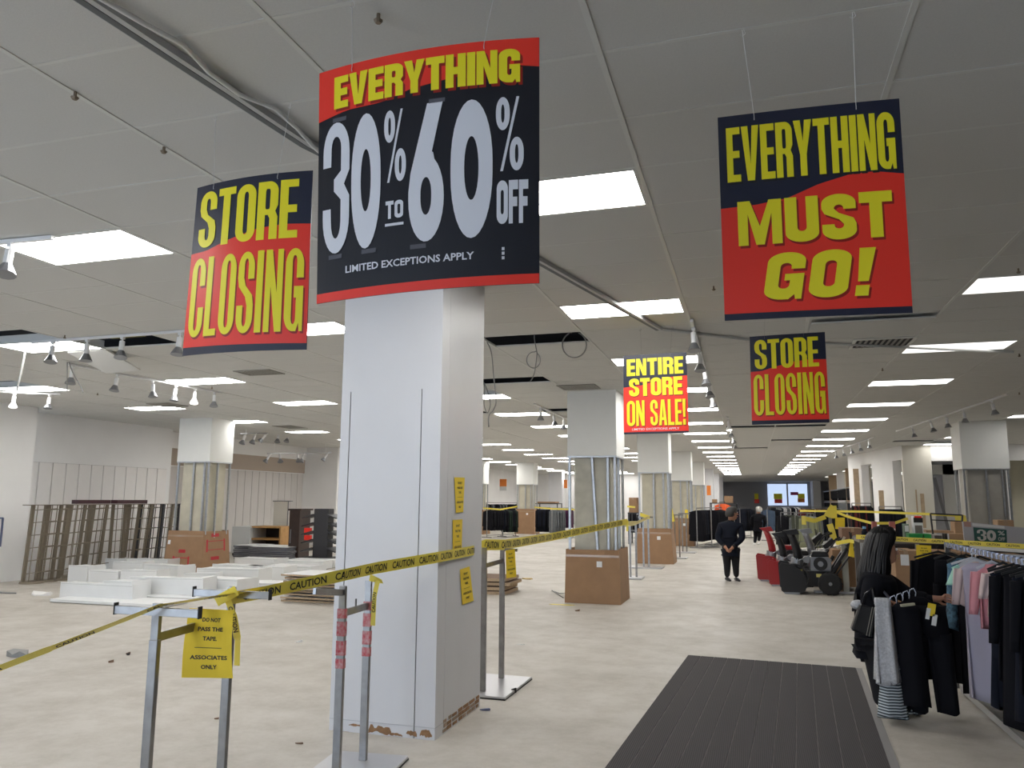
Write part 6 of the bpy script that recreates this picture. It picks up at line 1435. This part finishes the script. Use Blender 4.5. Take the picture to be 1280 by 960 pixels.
for (u, v, w_, h_, m_, lab) in [(1164, 762, .06, .10, note_m, 'yellow price ticket on a black garment in the woman\'s reach'), (1168, 775, .035, .09, litw_m, 'white price ticket under the yellow one'), (1160, 767, .03, .09, litw_m, 'white price ticket left of the yellow one')]:
    p = W(u, v, -.33); tag(MB().box(p.x-w_/2, p.x+w_/2, p.y-.003, p.y, p.z-h_/2, p.z+h_/2, Matrix.Rotation(.2, 3, 'Y')).build('price_ticket', m_), lab, 'price tag')

# --- man with hands clasped behind his back
def person_simple(lab, y, P, skinf, coat_m, leg_m, hairm, face_dir, hands=True, coat_hem=None, s=1.0, shoe_m=leather_m, hand_at=None, back=True):
    """P: dict of pixel joints (u,v,dy)"""
    def W(k): u, v, dy = P[k]; return Y(u, v, y+dy)
    t = thing('person', lab, 'person', (W('pelvis').x, y, 0)); J = {}; E = []
    J['pelvis'] = (W('pelvis'), (.15*s, .12*s)); J['waist'] = (W('waist'), (.15*s, .115*s)); J['chest'] = (W('chest'), (.18*s, .13*s)); J['upper'] = (W('upper'), (.15*s, .10*s)); J['neck'] = (W('neck'), .058*s)
    E += [('pelvis', 'waist'), ('waist', 'chest'), ('chest', 'upper'), ('upper', 'neck')]
    for n in 'LR':
        J['sh'+n] = (W('sh'+n), .068*s); J['el'+n] = (W('el'+n), .050*s); J['wr'+n] = (W('wr'+n), .034*s); J['hp'+n] = (W('hp'+n), .10*s); J['kn'+n] = (W('kn'+n), .066*s); J['an'+n] = (W('an'+n), .045*s)
        E += [('upper', 'sh'+n), ('sh'+n, 'el'+n), ('el'+n, 'wr'+n), ('pelvis', 'hp'+n), ('hp'+n, 'kn'+n), ('kn'+n, 'an'+n)]
    hc = W('head'); Jb = dict(J); Eb = list(E); head_parts(Jb, Eb, hc, face_dir, .115*s, 'neck')
    for n in 'LR':
        d = (J['wr'+n][0]-J['el'+n][0]).normalized(); fingers(Jb, Eb, 'wr'+n, d, Vector((0, .2, 1)), Vector((0, -1, -.3)), 1.0, n)
    V_, F_ = skin_mesh(Jb, Eb, 'pelvis'); zs = J['neck'][0].z+.012
    def mf(c):
        if c.z > zs: return 0
        return 0 if min((c-(J['wr'+n][0]+(J['wr'+n][0]-J['el'+n][0]).normalized()*.09)).length for n in 'LR') < .10 else 1
    obj_from(V_, F_, 'body', [skin_m, leg_m], t, mf)
    Jc = {k: (v[0], tuple(x+.028 for x in v[1]) if isinstance(v[1], tuple) else v[1]+.022) for k, v in J.items() if k[:2] not in ('kn', 'an', 'hp') and k != 'neck'}
    Jc['hem'] = (W('hem'), (.225*s, .175*s)); Jc['pelvis'] = (J['pelvis'][0], (.205*s, .16*s)); Jc['waist'] = (J['waist'][0], (.20*s, .155*s)); Jc['collar'] = (J['neck'][0]-up_z(.01), .085*s)
    for n in 'LR': Jc['wr'+n] = (J['wr'+n][0].lerp(J['el'+n][0], .12), .046*s)
    Ec = [e for e in E if e[0] in Jc and e[1] in Jc]+[('pelvis', 'hem'), ('upper', 'collar')]
    V2, F2 = skin_mesh(Jc, Ec, 'pelvis'); obj_from(V2, F2, 'jacket', coat_m, t)
    Jt = {k: (v[0], v[1]+.012) for k, v in J.items() if k[:2] in ('hp', 'kn', 'an')}; Jt['pelvis'] = (J['pelvis'][0], (.14*s, .12*s)); Et = [e for e in E if e[0] in Jt and e[1] in Jt]
    V3, F3 = skin_mesh(Jt, Et, 'pelvis'); obj_from(V3, F3, 'trousers', leg_m, t)
    face_bits(t, hc, face_dir, .115*s)
    f = face_dir.normalized(); R = []
    for (dz, rr_, sh) in ((.135, .02, .01), (.12, .075, .01), (.08, .108, .02), (.03, .112, .035), (-.02, .098, .055), (-.07, .075, .065)):
        R.append([hc-f*sh*s+up_z(dz*s)+Vector((rr_*s*math.cos(a), rr_*s*math.sin(a), 0)) for a in [2*math.pi*i/14 for i in range(14)]])
    MB().loft(R).build('hair', hairm, t, smooth=True)
    for n in 'LR':
        a = J['an'+n][0]; d = Vector(P.get('toe', (.05, 1, 0))).normalized()
        shoe(t, Vector((a.x, a.y, 0))-d*.07, Vector((a.x, a.y, 0))+d*.21, shoe_m, .05*s, .08)
    return t
person_simple('man in a dark jacket standing with hands clasped behind his back', 18.85, dict(head=(916, 641.5, 0), neck=(914, 651, 0), upper=(913, 657, 0), chest=(912, 664, 0), waist=(912, 674, 0), pelvis=(913, 683, 0), hem=(913, 694, 0),
    shL=(901, 658, 0), elL=(897, 673, -.12), wrL=(906, 683, -.24), shR=(926, 658, 0), elR=(928, 673, -.10), wrR=(916, 684, -.24), hpL=(908, 689, 0), knL=(909, 705, .02), anL=(909, 722, 0), hpR=(919, 689, 0), knR=(919.5, 705, .02), anR=(920.5, 722, .02), toe=(.35, -1, 0)),
    None, cloth_n, M('dark_trousers', (.012, .012, .015), .9), M('dark_grey_hair', (.035, .032, .03), .6), Vector((.9, .45, 0)), s=1.16)
person_simple('white-haired person in a long dark coat walking down the aisle with pale shoes', 34.5, dict(head=(948.5, 637.5, 0), neck=(948, 642, 0), upper=(948, 645, 0), chest=(947.5, 649, 0), waist=(947.5, 654, 0), pelvis=(947, 658, 0), hem=(947, 664, 0),
    shL=(941, 646, 0), elL=(939.5, 653, 0), wrL=(942, 658, .2), shR=(955, 646, 0), elR=(956.5, 653, 0), wrR=(955, 659, .2), hpL=(944.5, 661, 0), knL=(944.5, 670, .1), anL=(943.5, 678.5, -.1), hpR=(949.5, 661, 0), knR=(949.5, 669, -.1), anR=(948.5, 675.5, .35), toe=(-.2, -1, 0)),
    None, cloth_k, cloth_k, hairw_m, Vector((-.2, 1, 0)), s=1.15, shoe_m=litw_m)
# small boxes on top shelves beside the aisle at the far end
def prop_shelf(lab, u0, u1, y, z, d=1.0):
    a = Y(u0, 600, y); b = Y(u1, 600, y); t = thing('storage_shelf', lab, 'shelf', ((a.x+b.x)/2, y, 0)); MB().box(a.x, b.x, y, y+d, z-.05, z-.001).build('shelf_board', darkrack_m, t); MB().box(a.x, b.x, y, y+d, .5, .55).build('shelf_board', darkrack_m, t)
    for xx in (a.x+.03, b.x-.03):
        for yy in (y+.03, y+d-.03): MB().bar((xx, yy, 0), (xx, yy, z-.05), .05).build('leg', darkrack_m, t)
prop_shelf('dark shelf holding two brown boxes by the painted columns', 886, 920, 44.4, 1.7, 1.4)
carton('brown box on top of goods beside the painted columns, larger one', 905, 916, 620, 44.6, .8, z0=1.7, mat=card_m)
carton('brown box by the painted columns, smaller one', 890, 896, 624, 44.6, .6, z0=1.7, mat=card_m)
prop_shelf('dark shelf glimpsed in the gap between second and third columns', 784, 798, 32.9, 1.3)
prop_shelf('dark shelf under the low cartons beyond the far clothes racks', 668, 697, 45.9, 1.6, 1.2)
far_rack('short rack with orange-red vests between the black coats and the man', py(899, 37.5), py(906, 38), 3, [M('orange_vest', (.75, .12, .03), .8)], 1.75, .8, 'orange-red vest hanging between the black coats and the man', 'orange vests', seed=33)
carton('carton shelf box in the gap between second and third columns', 786, 796, 622, 33, .8, mat=card_m, z0=1.3)
carton('low brown cartons stacked on the rear left rack', 671, 694, 627, 46, 1, z0=1.6, mat=card_m)
